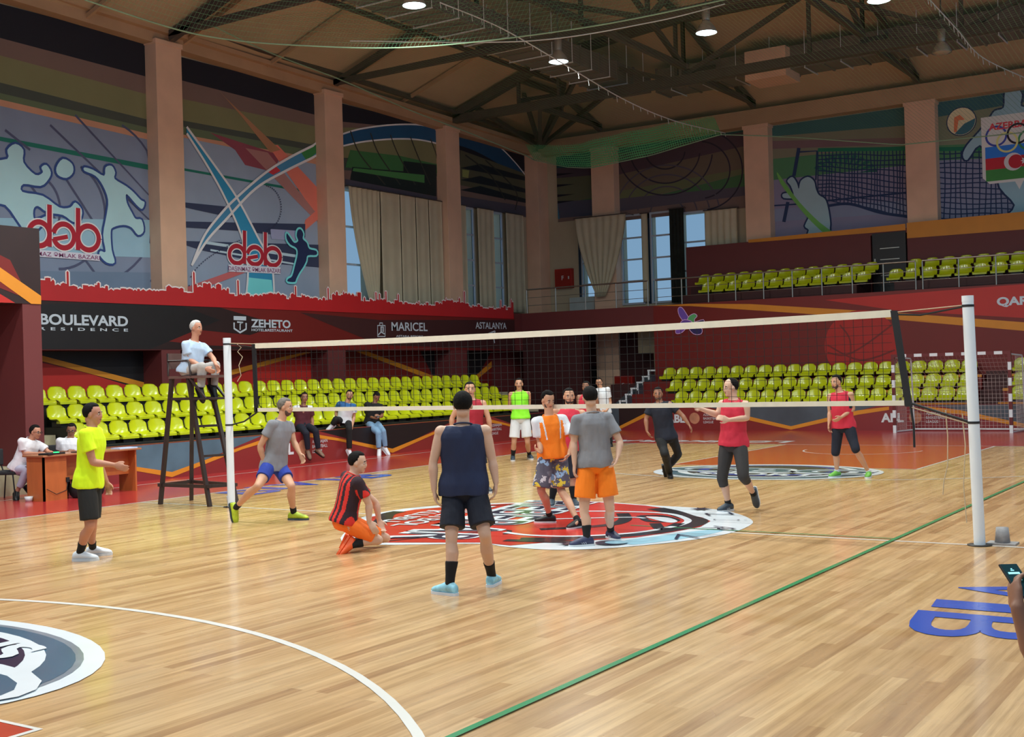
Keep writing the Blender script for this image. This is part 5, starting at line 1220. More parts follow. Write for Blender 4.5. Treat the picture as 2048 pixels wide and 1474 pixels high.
        if mouthopen: f=FZ(); f.ell(HP(.088,0,-.059),hF*.005*hk,hL*.015*hk,hU*.006*hk,12,6); mb.add(f.v,f.f,m_pupil,True)
        mb.v=[tuple(v3(q)-base) for q in mb.v]; mb.obj('mouth',body)
    def shell(nm,c,rf,rl,ru,inside,m,amp=.004,sc=60):
        """hair/beard: closed ellipsoid shell, sunk under the skin where there is no hair"""
        n_,m_=40,26; vs=[]; fs=[]
        for j in range(m_+1):
            t=math.pi*j/m_
            for i in range(n_):
                a=2*math.pi*i/n_; x,y,z=math.sin(t)*math.cos(a),math.sin(t)*math.sin(a),math.cos(t)
                q=inside(x,y,z); r=.84+.16*q+(amp*8*noise.noise(Vector((x,y,z))*5)+amp*5*noise.noise(Vector((x,y,z))*13))*q
                vs.append(HP(c[0]+x*rf*r,c[1]+y*rl*r,c[2]+z*ru*r)-base)
        for j in range(m_):
            for i in range(n_): kx=(i+1)%n_; fs.append((j*n_+i,(j+1)*n_+i,(j+1)*n_+kx,j*n_+kx))
        mb=MB(); mb.add(vs,fs,m,True); return mb.obj(nm,body)
    ss=lambda x,a,b_: max(0,min(1,(x-a)/(b_-a)))
    def hin(x,y,z):
        # hairline: forehead cleared, sides above ears, nape
        lim=-.78 if x<-.35 else (-.78+(x+.35)/.45*.55 if x<.10 else (-.23+(x-.10)/.28*.80 if x<.38 else .57+.06*abs(y)))
        q=ss(z,lim,lim+.10)
        if bald: q=min(q,1-ss(x,.18,.34)*(1-ss(abs(y),.75,.85)))
        return q
    if hair is not None: shell('hair',(-.013,0,.029),.1035,.0845,.0965,hin,hair)
    if beard is not None:
        def bin_(x,y,z):
            lim=.05 if x<.25 else (.05-.45*(x-.25)/.35 if x<.6 else -.40)
            return ss(-z,-lim,-lim+.12)*ss(x,-.10,.02)
        shell('beard',(.022,0,-.042),.0745,.0625,.080,bin_,beard,.002)
    if glasses:
        mb=MB()
        for s in (1,-1):
            c=HP(.098,.031*s,.002); mb.tube([c+(hL*math.cos(t)*.024+hU*math.sin(t)*.017)*hk-base for t in np.linspace(0,6.28,15)],.0028*hk,m_strap,n=5); mb.tube([c+hL*s*.024*hk-base,HP(.0,.080*s,.006)-base],.0025*hk,m_strap,n=5)
        mb.tube([HP(.101,.008,.004)-base,HP(.101,-.008,.004)-base],.0028*hk,m_strap,n=5); mb.obj('glasses',body)
    # ---- top
    if top:
        ft=FZ(); gz=top.get('grow',.016)*k; vest=top['kind']=='vest'
        hem=top.get('hem',-.22); R=[]
        prof=[(hem,.194,.150,-.004),(hem+.08,.193,.149,-.004),(.05,.190,.140,-.006),(.25,.163,.121,0),(.45,.163,.120,.004),(.65,.172,.122,.008),(.80,.176,.117,.004)]
        if vest: prof+=[(.88,.166,.104,0),(.94,.150,.088,0),(.985,.105,.074,0)]
        else: prof+=[(.90,.160,.098,0),(.97,.118,.080,0),(1.015,.078,.069,0)]
        for t,rx,ry,sh_ in prof:
            g=1+belly*(1 if -.1<t<.6 else .3)
            R.append((pel3+(neck3-pel3)*t+F*(sh_*k+(belly*.09*math.exp(-((t-.25)/.25)**2))*k),L*(rx*k*wide*(1+belly*.4)+gz*.6),F*(ry*k*g+gz*.6)))
        ft.loft(R,26)
        for s,sg in (('L',1),('R',-1)):
            shp=sh[s]; e=el[s]
            if vest: ft.limb(neck3-U*.055*k+L*sg*.05*k,neck3-U*.055*k+L*sg*.140*k*wide,[(0,.066*k),(.7,.062*k),(1,.060*k)],ball=False); continue
            ft.limb(neck3-U*.055*k+L*sg*.05*k,shp+(shp-neck3)*.02,[(0,.074*k),(1,.066*k)])
            q=shp+(e-shp)*top.get('sleeve',.62); ft.limb(shp,q,[(0,.066*k),(.4,.067*k),(1,.066*k+top.get('flare',.006)*k)],ball=False); ft.sph(shp,.067*k)
        me=ft.mesh('shirt',max(vox*.9,.009),3,.5); wrinkle(me,top.get('wr',.018)*k,7/k,random.random()*50)
        o=place(me,top.get('name','shirt'),top['mats'],base,body)
        fnm=top.get('paint')
        if fnm:
            c=face_centres(o.data)+base; r_=c-pel3; a=np.array([fnm(float(x@L)/k,float(x@F)/k,float(x@U)/T, min(np.linalg.norm(x+pel3-sh['L']),9)/k,np.linalg.norm(x+pel3-sh['R'])/k) for x in r_],dtype=np.int32); o.data.polygons.foreach_set('material_index',a)
        # collar band
        fc=MB(); c0=neck3+U*.008*k; pts=[c0+(L*math.cos(t)*.079*k+F*math.sin(t)*.071*k)-base-U*.018*math.sin(t)*k for t in np.linspace(0,6.2832,25)]
        fc.tube(pts,.0075*k if top['kind']!='polo' else .014*k,top.get('collar',top['mats'][0]),n=6); fc.obj('collar',body)
    # ---- bottoms
    if bottom:
        fb=FZ(); ln=bottom['len']; R=[]
        for t,rx,ry in ((-.22,.105,.090),(-.12,.165,.122),(.0,.176,.130),(.10,.168,.124),(.16,.163,.116)):
            R.append((pel3+(neck3-pel3)*t,L*rx*k*wide*(1+belly*.3),F*ry*k*(1+belly*.3)))
        fb.loft(R,22)
        for s in 'LR':
            h=hp[s]; kk=kn[s]; a=an[s]; fl=bottom.get('flare',.018)*k
            if ln<=1: fb.limb(h,h+(kk-h)*ln,[(0,.094*k),(.4,.096*k+fl*.3),(1,.080*k+fl)],ball=False); fb.sph(h,.094*k)
            else:
                fb.limb(h,kk,[(0,.097*k),(.3,.095*k),(.7,.078*k),(1,.066*k+fl*.3)]); q=kk+(a-kk)*(ln-1); fb.limb(kk,q,[(0,.067*k+fl*.3),(.4,.068*k),(1,.052*k+fl*.4)],ball=False)
        me=fb.mesh('shorts',max(vox*.9,.009),2,.5); wrinkle(me,.012*k,6/k,random.random()*50)
        o=place(me,bottom.get('name','shorts'),bottom['mats'],base,body)
        if bottom.get('paint'):
            c=face_centres(o.data)+base; a=np.array([bottom['paint'](x,x-pel3,L,F,U) for x in c],dtype=np.int32); o.data.polygons.foreach_set('material_index',a)
    # ---- socks and shoes
    for s in 'LR':
        kk=kn[s]; a=an[s]; tf=toe[s]
        if socks:
            f=FZ(); up=nrm(kk-a); bk=-tf-up*(-tf@up); bk=nrm(bk); LL=np.linalg.norm(kk-a); hs=socks[1]*k/LL
            CR=lambda s:(float(np.interp(s,[0,.2,.45,.68,.88,1],[.034,.036,.048,.057,.050,.052]))*k, float(np.interp(s,[0,.2,.45,.68,.88,1],[0,.004,.012,.016,0,0]))*k)
            RR=[]; sx_=nrm(np.cross(up,bk))
            for s_ in np.linspace(0,hs,7): r_,sh_=CR(s_); RR.append((a+(kk-a)*s_+bk*sh_,bk*(r_+.007*k),sx_*(r_+.007*k)))
            f.loft([(a-up*.045*k,bk*.040*k,sx_*.038*k)]+RR,16)
            place(f.mesh('sock',.009,1),'sock',socks[0],base,body)
        if shoes:
            grounded=legs[s][1][0]=='g' or abs(a[2]-.085*k)<.03
            sup=Z if (legs[s][2][0] in ('g','y') ) else nrm(np.cross(np.cross(tf,Z if abs(tf[2])<.9 else -nrm(a-kk)*-1),tf))
            if legs[s][2][0] not in ('g','y'):
                up0=nrm(kk-a); sup=nrm(up0-tf*(up0@tf))
            sd=np.cross(sup,tf); o0=a-sup*.085*k
            SP=lambda x,y,z:o0+(tf*x+sd*y+sup*z)*k
            prof=[(-.078,.024,.030,.056),(-.068,.036,.046,.082),(-.03,.044,.052,.104),(.01,.046,.050,.108),(.045,.046,.042,.096),(.09,.047,.034,.078),(.13,.048,.028,.064),(.165,.042,.024,.054),(.190,.030,.019,.042),(.203,.012,.014,.030)]
            f=FZ(); f.loft([(SP(x,0,.012+h_/2),sd*w_*k,sup*(h_/2)*k) for x,w_,_q,h_ in prof],18); me=f.mesh('shoe',.008,1)
            sh_o=place(me,'shoe',shoes[0],base,body)
            f=FZ(); 
            pr2=[(-.082,.020),(-.070,.036),(-.02,.042),(.04,.043),(.10,.050),(.15,.047),(.19,.033),(.208,.012)]
            vs=[];n=len(pr2)
            for z in (0,.024):
                for x,w_ in pr2: vs.append(SP(x,w_,z)-base)
                for x,w_ in reversed(pr2): vs.append(SP(x,-w_,z)-base)
            N=2*n; mb=MB(); mb.add(vs,[tuple(range(N-1,-1,-1)),tuple(range(N,2*N))]+[(i,(i+1)%N,N+(i+1)%N,N+i) for i in range(N)],shoes[1]); mb.obj('sole',sh_o)
            if len(shoes)>2:
                mb=MB()
                for i in range(3):
                    for sy in (1,-1): mb.bar(SP(.02+i*.022,sy*.0435,.03)-base,SP(.035+i*.022,sy*.034,.068)-base,.010*k,.004*k,shoes[2])
                mb.obj('side_stripes',sh_o)
    body['joints']=0; del body['joints']
    return dict(body=body,base=base,el=el,wr=wr,tip=tip,L=L,F=F,U=U,sh=sh,head=head3,pel=pel3,HP=HP,hk=hk,kn=kn)
m_eyew=mat('eye_white',(215,205,200),.9,.3); m_pupil=mat('eye_dark',(26,18,16),1,.25); m_brow=mat('eyebrow_hair',(34,26,24),1,.8); m_lip=mat('lip_skin',(150,92,82),1,.5)
m_hair=mat('dark_hair',(20,17,17),1.0,.8,.3,60,spec=.15,bump=.4,bs=160); m_hgrey=mat('grey_hair',(196,192,188),.95,.7,.2,60,bump=.4,bs=160); m_hsalt=mat('salt_and_pepper_hair',(104,96,88),1,.7,.4,50,bump=.4,bs=160)
m_beard=mat('dark_beard',(84,60,50),1,.8,.3,70); m_beardb=mat('black_beard',(52,38,34),1,.8,.3,70)
m_sk=mat('tan_skin',(196,146,116),1.0,.5,.05,6); m_skd=mat('brown_skin',(150,102,78),1.0,.5,.05,6); m_skl=mat('light_skin',(205,164,140),1.0,.5,.06,6); m_skr=mat('ruddy_skin',(186,128,102),1.0,.5,.06,6)
m_sockb=mat('black_sock',(16,16,18),1.1,.9); m_sockw=mat('white_sock',(200,205,210),1,.9)
def cl(n,rgb,k=1.0,**a): return mat(n,rgb,k,.85,a.pop('var',.05),a.pop('vs',6),bump=.55,bs=11,stretch=(1,1,.55),**a)
m_neon=cl('neon_yellow_cloth',(214,248,18),1.05); m_bks=cl('black_shorts_cloth',(30,30,30),1); m_wht=cl('white_cloth',(218,220,224),1); m_greyT=cl('grey_marl_cloth',(128,128,134),1,var=.10); m_bluS=cl('royal_blue_cloth',(36,58,150),1); m_nv=cl('navy_cloth',(30,40,72),1,var=.14,vs=2); m_nvd=cl('dark_navy_cloth',(18,22,38),1); m_or=cl('orange_cloth',(242,124,16),1); m_orw=cl('orange_bright_cloth',(244,112,30),1); m_rv=cl('red_vest_cloth',(196,40,62),1); m_rvd=cl('crimson_vest_cloth',(160,30,46),1); m_ng=cl('neon_green_cloth',(140,236,44),1); m_ltb=cl('pale_blue_polo_cloth',(172,190,214),1); m_beige=cl('beige_grey_trouser_cloth',(166,158,154),1); m_blk=cl('black_cloth',(18,18,20),1); m_jean=cl('light_blue_denim',(124,158,190),1,var=.12); m_dkg=cl('dark_grey_cloth',(52,50,50),1); m_mar=cl('dark_maroon_cloth',(80,26,36),1); m_bp=cl('blue_panel_cloth',(44,96,150),1); m_strR=cl('bright_red_stripe_cloth',(214,44,36),1); m_strB=cl('dark_plum_stripe_cloth',(44,22,34),1); m_lil=cl('pale_lilac_cloth',(178,176,196),1); m_whs=cl('white_tee_cloth',(225,222,228),1)
s_wh=mat('white_shoe_leather',(228,232,238),.95,.4); s_sol=mat('white_rubber_sole',(225,228,230),.9,.5); s_bk=mat('black_shoe',(22,22,24),1.1,.5); s_cy=mat('pale_cyan_shoe_mesh',(150,208,226),1,.5,.25,18); s_or=mat('orange_shoe',(244,96,36),1,.45); s_gr=mat('green_shoe',(110,180,70),1,.5,.2,14); s_ygr=mat('yellow_green_shoe',(170,190,40),1,.5,.4,10); s_dks=mat('dark_blue_shoe',(44,48,78),1.1,.5,.3,18); s_gs=mat('dark_slate_shoe',(50,62,74),1.1,.5,.2,12); s_tan=mat('sandal_brown',(120,92,74),1,.6)
# floral shorts: yellow and pale blue flowers on grey
def floral():
    m=bpy.data.materials.new('floral_shorts_cloth'); m.use_nodes=True; nt=m.node_tree; N=nt.nodes.new; Lk=nt.links.new; b=nt.nodes['Principled BSDF']; b.inputs['Roughness'].default_value=.85
    tc=N('ShaderNodeTexCoord'); vo=N('ShaderNodeTexVoronoi'); vo.inputs['Scale'].default_value=11; nz=N('ShaderNodeTexNoise'); nz.inputs['Scale'].default_value=22
    ad=N('ShaderNodeMix'); ad.data_type='RGBA'; ad.inputs[0].default_value=.12; Lk(tc.outputs['Object'],ad.inputs[6]); Lk(tc.outputs['Object'],nz.inputs['Vector']); Lk(nz.outputs['Color'],ad.inputs[7]); Lk(ad.outputs[2],vo.inputs['Vector'])
    r=N('ShaderNodeValToRGB'); r.color_ramp.interpolation='CONSTANT'; e=r.color_ramp.elements; e[0].position=0; e[0].color=(*lin((222,196,60)),1); e[1].position=.42; e[1].color=(*lin((150,184,216)),1)
    for p,c in ((.66,(210,206,210)),(.8,(120,120,130))): x=e.new(p); x.color=(*lin(c),1)
    Lk(vo.outputs['Color'],r.inputs[0]); lt=N('ShaderNodeMath'); lt.operation='LESS_THAN'; lt.inputs[1].default_value=.42; Lk(vo.outputs['Distance'],lt.inputs[0])
    mx=N('ShaderNodeMix'); mx.data_type='RGBA'; mx.inputs[6].default_value=(*lin((92,90,104)),1); Lk(lt.outputs[0],mx.inputs[0]); Lk(r.outputs[0],mx.inputs[7]); Lk(mx.outputs[2],b.inputs['Base Color']); return m
m_flor=floral()
PE=[]
def A2(**k): return k
tee=lambda *m,**k:dict(kind='tee',mats=list(m),**k)
vest=lambda *m,**k:dict(kind='vest',name='vest',mats=list(m),**k)
# 1 neon yellow shirt, standing in profile at left
PE.append(person('man in neon yellow T-shirt and black shorts standing in profile at left',(172,1122),1.73,88,(178,958),(183,856),(186,828),88,
 dict(L=((196,925,.20),(214,965,.22),(220,990,.2)),R=((186,925),(228,930,-.12),(252,938,-.14))),
 dict(L=((184,1050),('g',186,1112),('g',215,1110)),R=((180,1052),('g',160,1122),('g',200,1121))),
 tee(m_neon,hem=-.16,sleeve=.6,flare=.012),dict(len=.86,mats=[m_bks],flare=.02),m_skr,m_hair,(m_sockb,.14),(s_wh,s_sol)))
# 3 running man in grey tee and blue shorts
PE.append(person('running man in grey T-shirt and blue shorts beside the left net post',(590,1040),1.78,62,(548,928),(562,842),(571,814),80,
 dict(L=((588,884,.12),(600,908,.05),(606,920,.02)),R=((520,893,-.15),(527,921,-.12),(531,935,-.1))),
 dict(L=((583,972),('g',588,1040),('g',624,1040)),R=((516,972),(471,1016,-.1),(478,1050,-.12))),
 tee(m_greyT,hem=-.14,sleeve=.5),dict(len=.62,mats=[m_bluS,m_wht],paint=lambda x,r,L,F,U:1 if (r@L>.02 and r@U<-.16) else 0),m_sk,m_hsalt,(m_sockb,.10),(s_ygr,s_gs),beard=m_beard))
# 4 kneeling man in striped shirt
def stripes(l,f,u,dl,dr):
    if min(dl,dr)<.085 and abs(l)>.13: return 1
    return 0 if (l*13.5+50)%1<.52 else 1
PE.append(person('man in red and black striped shirt kneeling on the floor',(735,1102),1.74,118,(688,1040),(706,950),(716,925),84,
 dict(L=((752,1006,.3),(758,1040,.28),(762,1052,.26)),R=((738,1008,-.12),(738,1044,-.13),(748,1058,-.14))),
 dict(L=((772,1076,.28),(700,1085,.32),(690,1108,.34)),R=((757,1080,-.04),(704,1090,-.10),(690,1112,-.16))),
 tee(m_strR,m_strB,hem=-.06,sleeve=.66,paint=stripes,wr=.01),dict(len=.84,mats=[m_orw],flare=-.004),m_skl,m_hair,(m_sockb,.12),(s_or,s_or)))
# 5 navy sleeveless, from behind
PE.append(person('man in navy sleeveless shirt and dark shorts seen from behind in the foreground',(940,1180),1.75,182,(928,973),(926,851),(926,810),176,
 dict(L=((866,925,-.02),(868,980,-.05),(873,1012,-.05)),R=((985,922,.0),(992,965,-.05),(991,996,-.05))),
 dict(L=((903,1075,'-'),('g',900,1190),('g',868,1186)),R=((970,1070,'-'),('g',984,1172),('g',1004,1160))),
 vest(m_nv,hem=-.14,grow=.02),dict(len=.80,mats=[m_nvd],flare=.03),m_skl,m_hair,(m_sockb,.20),(s_cy,s_wh),wide=1.08,vox=.009))
# 6 orange tee, floral shorts
def ot(l,f,u,dl,dr):
    if abs(l)>.155 and min(dl,dr)<.26 and u>.45: return 1
    if u>.86 and abs(l)>.10: return 1
    if f>0 and abs(abs(l)-(.085+.05*(u-.3)))<.009 and u>.38: return 1
    return 0
PE.append(person('man in orange and white T-shirt and grey floral shorts by the net',(1105,1048),1.70,14,(1106,906),(1098,832),(1096,800),28,
 dict(L=((1148,880,-.05),(1138,908,-.12),(1131,918,-.15)),R=((1080,884,-.02),(1082,904,-.15),(1073,900,-.2))),
 dict(L=((1122,980,'-'),('g',1156,1056),('g',1134,1060)),R=((1082,980,'-'),('g',1100,1046),('g',1066,1046))),
 tee(m_or,m_wht,hem=-.14,sleeve=.72,paint=ot,flare=.012),dict(len=.92,mats=[m_flor],flare=.035),m_sk,m_hair,(m_sockb,.07),(s_bk,s_sol),beard=m_beard,hpitch=18,vox=.009))
# 7 grey tee, orange shorts, from behind
PE.append(person('man in grey T-shirt and orange shorts seen from behind at the net',(1200,1088),1.71,190,(1190,924),(1184,828),(1180,794),190,
 dict(L=((1148,885,-.02),(1149,928,-.06),(1148,948,-.06)),R=((1240,884,-.02),(1236,912,-.12),(1231,926,-.14))),
 dict(L=((1168,1022,'-'),('g',1174,1092),('g',1144,1094)),R=((1220,1018,'-'),('g',1222,1078),('g',1246,1084))),
 tee(m_greyT,hem=-.10,sleeve=.66,flare=.012),dict(len=.72,mats=[m_or],flare=.04),m_skl,m_hair,(m_sockb,.14),(s_dks,s_sol,m_wht),vox=.009))
# 8 crimson vest behind navy man
PE.append(person('man in crimson vest partly hidden behind the navy-shirted man',(966,988),1.78,8,(944,872),(943,800),(940,779),6,
 dict(L=((977,836,0),(981,861,0),(982,882,0)),R=((904,836,0),(903,860,0),(904,880,0))),
 dict(L=((964,934,'-'),('g',972,984),('g',982,986)),R=((936,936,'-'),('g',938,986),('g',934,992))),
 vest(m_rvd,hem=-.10),dict(len=.9,mats=[m_nvd]),m_sk,m_hair,(m_sockb,.08),(s_gs,s_sol)))
# 9 neon green bib
PE.append(person('man in neon green bib and white shorts standing behind the net',(1045,921),1.84,0,(1041,834),(1039,783),(1038,768),-4,
 dict(L=((1058,812,.12),(1048,828,.22),(1044,834,.24)),R=((1019,812,.12),(1030,828,.22),(1036,834,.24))),
 dict(L=((1055,884,'-'),('g',1059,918),('g',1073,921)),R=((1028,885,'-'),('g',1026,921),('g',1024,930))),
 vest(m_ng,hem=-.06,grow=.02),dict(len=.80,mats=[m_wht],flare=.03),m_sk,m_hair,(m_sockb,.15),(s_gs,s_sol)))
# 10 bearded man behind
PE.append(person('bearded man in red vest standing between the two players at the net',(1122,1012),1.72,0,(1131,892),(1139,817),(1138,793),8,
 dict(L=((1168,860,.0),(1170,890,0),(1170,905,0)),R=((1108,860,.0),(1106,890,0),(1106,905,0))),
 dict(L=((1146,962,'-'),('g',1148,1012),('g',1156,1016)),R=((1110,962,'-'),('g',1104,1012),('g',1100,1020))),
 vest(m_rv,m_nvd,hem=-.10),dict(len=.9,mats=[m_nvd]),m_sk,m_hair,(m_sockb,.2),(s_gs,s_sol),beard=m_beardb,wide=1.06))
# 11 red vest far behind
PE.append(person('man in red vest half hidden behind the grey-shirted player',(1178,926),1.74,-20,(1176,856),(1174,789),(1172,774),-30,
 dict(L=((1196,818,0),(1198,836,0),(1197,846,0)),R=((1158,816,0),(1156,836,0),(1157,848,0))),
 dict(L=((1186,888,'-'),('g',1187,925),('g',1182,930)),R=((1170,888,'-'),('g',1168,924),('g',1162,929))),
 vest(m_rv,hem=-.10),dict(len=.9,mats=[m_nvd]),m_skd,m_hair,(m_sockb,.1),(s_bk,s_sol)))
# 12 white shirt glasses
PE.append(person('man in white T-shirt, black trousers and glasses at the far sideline',(1216,893),1.68,-10,(1208,824),(1201,777),(1198,765),-16,
 dict(L=((1221,806,0),(1212,822,-.2),(1206,824,-.22)),R=((1186,806,0),(1196,822,-.2),(1202,824,-.22))),
 dict(L=((1218,862,'-'),('g',1222,893),('g',1224,898)),R=((1204,862,'-'),('g',1204,893),('g',1202,898))),
 tee(m_wht,hem=-.08,sleeve=.6),dict(len=1.95,name='trousers',mats=[m_blk]),m_sk,m_hair,None,(s_bk,s_bk),glasses=True))
# 13 navy polo running
PE.append(person('man in dark navy polo and black trousers stepping across behind the net',(1342,958),1.70,-4,(1332,872),(1319,806),(1316,788),-10,
 dict(L=((1364,830,-.05),(1377,848,-.1),(1385,860,-.1)),R=((1292,838,0),(1294,862,-.05),(1300,874,-.05))),
 dict(L=((1357,908,'+'),(1334,935,.35),(1338,952,.42)),R=((1330,908,'-'),('g',1340,956),('g',1346,962))),
 dict(kind='polo',mats=[m_nvd],hem=-.12,sleeve=.6),dict(len=1.93,name='trousers',mats=[m_blk]),m_skd,m_hair,None,(s_bk,s_bk),beard=m_beard))
# 14 red vest rolled trousers
PE.append(person('man in red vest and rolled-up dark trousers walking behind the net',(1446,1024),1.76,-42,(1467,884),(1468,800),(1461,775),-72,
 dict(L=((1494,836,-.12),(1458,840,-.25),(1444,836,-.26)),R=((1436,830,.1),(1402,818,.0),(1384,808,-.05))),
 dict(L=((1487,952,'-'),(1507,988,.1),(1512,1018,.12)),R=((1444,956,'-'),('g',1457,1022),('g',1428,1026))),
 vest(m_rv,hem=-.10,grow=.02),dict(len=1.32,name='trousers',mats=[m_dkg],flare=.02),m_skl,m_hair,(m_sockb,.06),(s_gs,s_sol,m_wht),bald=True,vox=.009))
# 15 right red vest
PE.append(person('man in red vest and black knee-length shorts standing at far right behind the net',(1685,955),1.72,-30,(1687,850),(1680,785),(1672,764),-55,
 dict(L=((1706,818,-.05),(1683,834,-.2),(1669,843,-.22)),R=((1660,824,.1),(1658,846,.05),(1657,858,.05))),
 dict(L=((1711,898,'-'),('g',1738,955),('g',1724,962)),R=((1671,905,'-'),('g',1674,954),('g',1648,957))),
 vest(m_rv,m_nvd,hem=-.10,grow=.02,paint=lambda l,f,u,dl,dr:1 if (abs(l)>.150 and u>.5) else 0),dict(len=1.10,mats=[m_nvd],flare=.02),m_sk,m_hair,(m_sockw,.05),(s_gr,s_sol),beard=m_beard))
# 2 seated umpire
PE.append(person('grey-haired umpire in pale blue polo seated on the high chair',(380,1008),1.74,58,(380,741),(389,684),(393,656),66,
 dict(L=((426,716,.12),(432,730,-.1),(436,738,-.12)),R=((379,720,-.15),(410,737,-.28),(424,743,-.3))),
 dict(L=((432,730,.0),(428,774,.0),(436,790,-.02)),R=((404,733,-.26),(402,778,-.22),(408,792,-.26))),
 dict(kind='polo',mats=[m_ltb],hem=-.10,sleeve=.62,collar=m_wht),dict(len=1.92,name='trousers',mats=[m_beige]),m_skr,m_hgrey,(m_sockb,.10),(s_bk,s_bk),belly=.22,depth_at=depth((-6.2,.12,2.1)),mouthopen=True))
# 16-18 spectators sitting on the board
dB=lambda px:depth(P(px,905,0,-10.45))
PE.append(person('spectator in maroon shirt and dark trousers sitting on the low board, leftmost of three',(612,909),1.72,25,(606,850),(606,812),(609,795),25,
 dict(L=((624,838,.1),(626,852,-.1),(628,860,-.12)),R=((594,838,.1),(600,852,-.15),(606,858,-.18))),
 dict(L=((632,862,-.32),(637,900,-.25),(648,908,-.3)),R=((612,866,-.38),(616,902,-.30),(620,912,-.38))),
 tee(m_mar,m_wht,hem=-.1,sleeve=.7,paint=lambda l,f,u,dl,dr:1 if (u>.9 and abs(l)>.09) else 0),dict(len=1.9,name='trousers',mats=[m_nvd]),m_skd,m_hair,None,(s_tan,s_bk),depth_at=dB(612)+.5))
PE.append(person('spectator in blue and white T-shirt and black trousers sitting on the low board',(690,909),1.74,25,(688,842),(694,806),(699,790),20,
 dict(L=((708,834,.1),(705,850,.0),(704,858,-.02)),R=((672,824,.1),(674,842,-.1),(676,850,-.12))),
 dict(L=((698,858,-.34),(699,901,-.3),(704,910,-.36)),R=((672,838,-.32),(664,850,-.30),(656,856,-.34))),
 tee(m_wht,m_bp,hem=-.12,sleeve=.6,paint=lambda l,f,u,dl,dr:1 if u>.62 else 0),dict(len=1.9,name='trousers',mats=[m_blk]),m_sk,m_hair,None,(s_wh,s_sol),depth_at=dB(690)+.5,beard=m_beard))
PE.append(person('spectator in black T-shirt and light jeans on the low board looking at a phone',(750,909),1.76,20,(744,844),(749,807),(753,794),25,
 dict(L=((764,832,.05),(760,834,-.25),(757,832,-.3)),R=((735,832,.05),(748,836,-.25),(754,832,-.3))),
 dict(L=((766,862,-.32),(771,896,-.26),(780,906,-.3)),R=((756,866,-.36),(758,899,-.36),(757,909,-.46))),
 tee(m_blk,hem=-.1,sleeve=.7),dict(len=1.9,name='trousers',mats=[m_jean]),m_skd,m_hair,None,(s_wh,s_sol),depth_at=dB(750)+.5,hpitch=35))
# 19, 20 seated at the desk
PE.append(person('man in white T-shirt and glasses seated at the left end of the desk',(38,998),1.74,62,(40,936),(62,880),(71,864),72,
 dict(L=((98,905,.15),(110,908,-.02),(116,908,-.05)),R=((47,908,-.12),(74,907,-.15),(84,908,-.18))),
 dict(L=((62,938,.1),(60,975,.1),(72,990,.1)),R=((54,940,-.18),(34,984,-.1),(36,996,-.25))),
 tee(m_whs,hem=-.1,sleeve=.68),dict(len=1.75,name='trousers',mats=[m_lil]),m_skr,m_hair,None,(s_bk,s_bk),glasses=True,depth_at=depth((-9.9,-.35,.5))))
PE.append(person('man in white collared shirt and glasses seated behind the middle of the desk',(140,990),1.72,20,(138,930),(141,877),(143,860),12,
 dict(L=((160,905,0),(152,904,-.3),(146,903,-.38)),R=((120,906,0),(134,904,-.3),(142,903,-.38))),
 dict(L=((150,935,-.42),(150,975,-.35),(158,985,-.4)),R=((134,937,-.42),(132,977,-.35),(130,988,-.4))),
 dict(kind='polo',mats=[m_whs],hem=-.1,sleeve=.7,collar=m_whs),dict(len=1.9,name='trousers',mats=[m_dkg]),m_skd,m_hair,None,(s_bk,s_bk),glasses=True,depth_at=depth((-9.95,.55,.5)),hpitch=15))
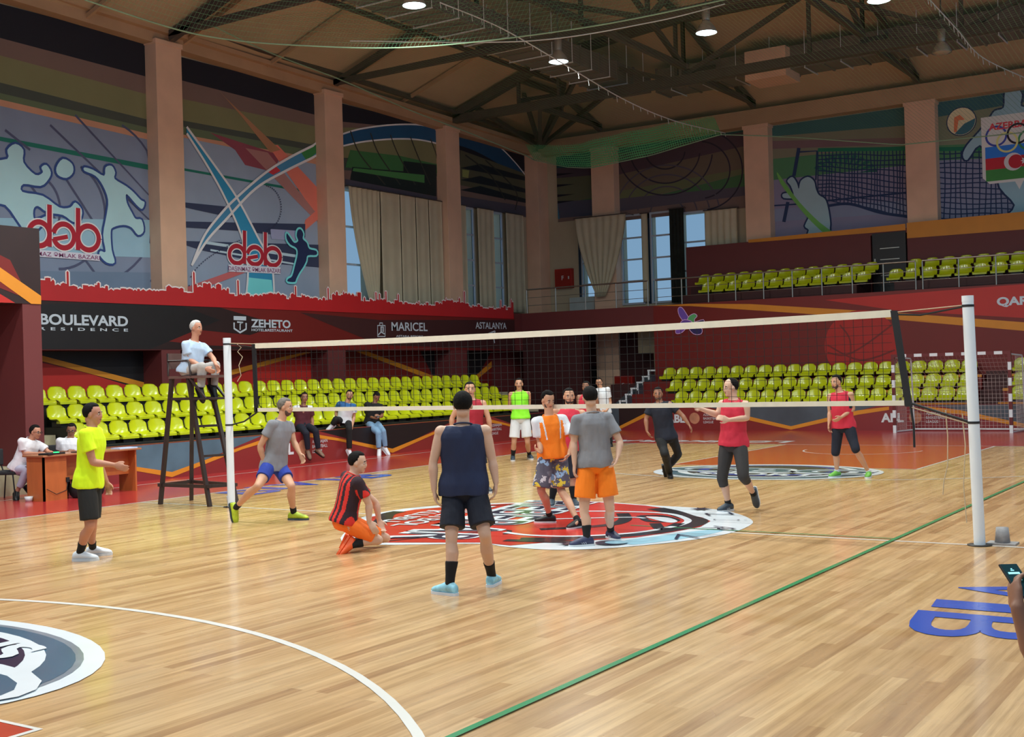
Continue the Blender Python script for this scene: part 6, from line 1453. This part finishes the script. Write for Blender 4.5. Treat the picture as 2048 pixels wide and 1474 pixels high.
# person at the right edge holding a phone: only forearm and hand enter the picture
PE.append(person('seated person at the right edge holding a phone, dark hand and forearm in view',(2160,1420),1.78,200,(2240,1446,.15),(2235,1120,.05),(2240,1030,0),200,
 dict(L=((2074,1318,.0),(2036,1216,.02),(2024,1150,.10)),R=((2330,1330,0),(2230,1290,.30),(2190,1270,.36))),
 dict(L=((2180,1462,.5),(2180,1640,.55),(2170,1660,.7)),R=((2290,1462,.5),(2290,1640,.55),(2290,1660,.7))),
 tee(m_blk,hem=-.1,sleeve=.95),dict(len=1.9,name='trousers',mats=[m_blk]),m_skd,m_hair,None,(s_bk,s_bk),depth_at=4.2,vox=.0062,hand_curl=dict(L=.75,R=.5)))
office_chair(-10.12,-.42,.45,'black visitor chair at the left end of the desk')
office_chair(-10.15,.62,-.1,'black visitor chair behind the middle of the desk')
# phone held by the person at the right edge
def phone(c,u,v,n,w_,h,label,m_scr):
    t=empty('phone',tuple(c)); tag(t,label,'phone'); u=nrm(u);v=nrm(v-u*(v@u));n=np.cross(u,v); mb=MB()
    def B(a,b,cc,dd,e,f,mt): 
        vs=[u*x+v*y+n*z for z in (e,f) for x,y in ((a,cc),(b,cc),(b,dd),(a,dd))]; mb.add(vs,[(0,3,2,1),(4,5,6,7),(0,1,5,4),(1,2,6,5),(2,3,7,6),(3,0,4,7)],mt)
    B(-w_/2,w_/2,-h/2,h/2,-.004,.004,m_strap); mb.obj('body',t,bevel=.003); mb=MB(); B(-w_/2+.004,w_/2-.004,-h/2+.004,h/2-.004,.0041,.0046,m_scr); mb.obj('screen',t)
    mb=MB()
    for (x,y,ww,hh) in ((0,.052,.006,.004),(0,.045,.014,.004),(0,.032,.046,.009),(0,.0,.03,.003)): B(x-ww/2,x+ww/2,y-hh/2,y+hh/2,.0047,.005,mat('screen_cyan_text',(150,230,240),1,.5,emit=((150,230,240),1.0)))
    mb.obj('screen_text',t); return t
m_scr=mat('dark_green_screen',(20,44,46),1,.15,emit=((20,60,60),.35))
pp=PE[-1]
q0=PD(1990,1123,4.36); q1=PD(2031,1122,4.38); q2=PD(2082,1196,4.24); q3=PD(2042,1208,4.22)
cc=(q0+q1+q2+q3)/4; phone(cc,q1-q0,(q0+q1)/2-(q2+q3)/2,None,.074,.155,'black phone with a dark screen held at the right edge of the photo',m_scr)
a=PE[17]; c=(a['wr']['L']+a['wr']['R'])/2+a['F']*.06; phone(c,a['L'],a['U']*.6+a['F']*.8,None,.07,.14,'dark phone held by the spectator in light jeans',m_scr)

pz=pp['pel']; 
cf=pp['F']; office_chair(float(pz[0]),float(pz[1]),math.atan2(cf[1],cf[0]),'black visitor chair under the seated person holding the phone')
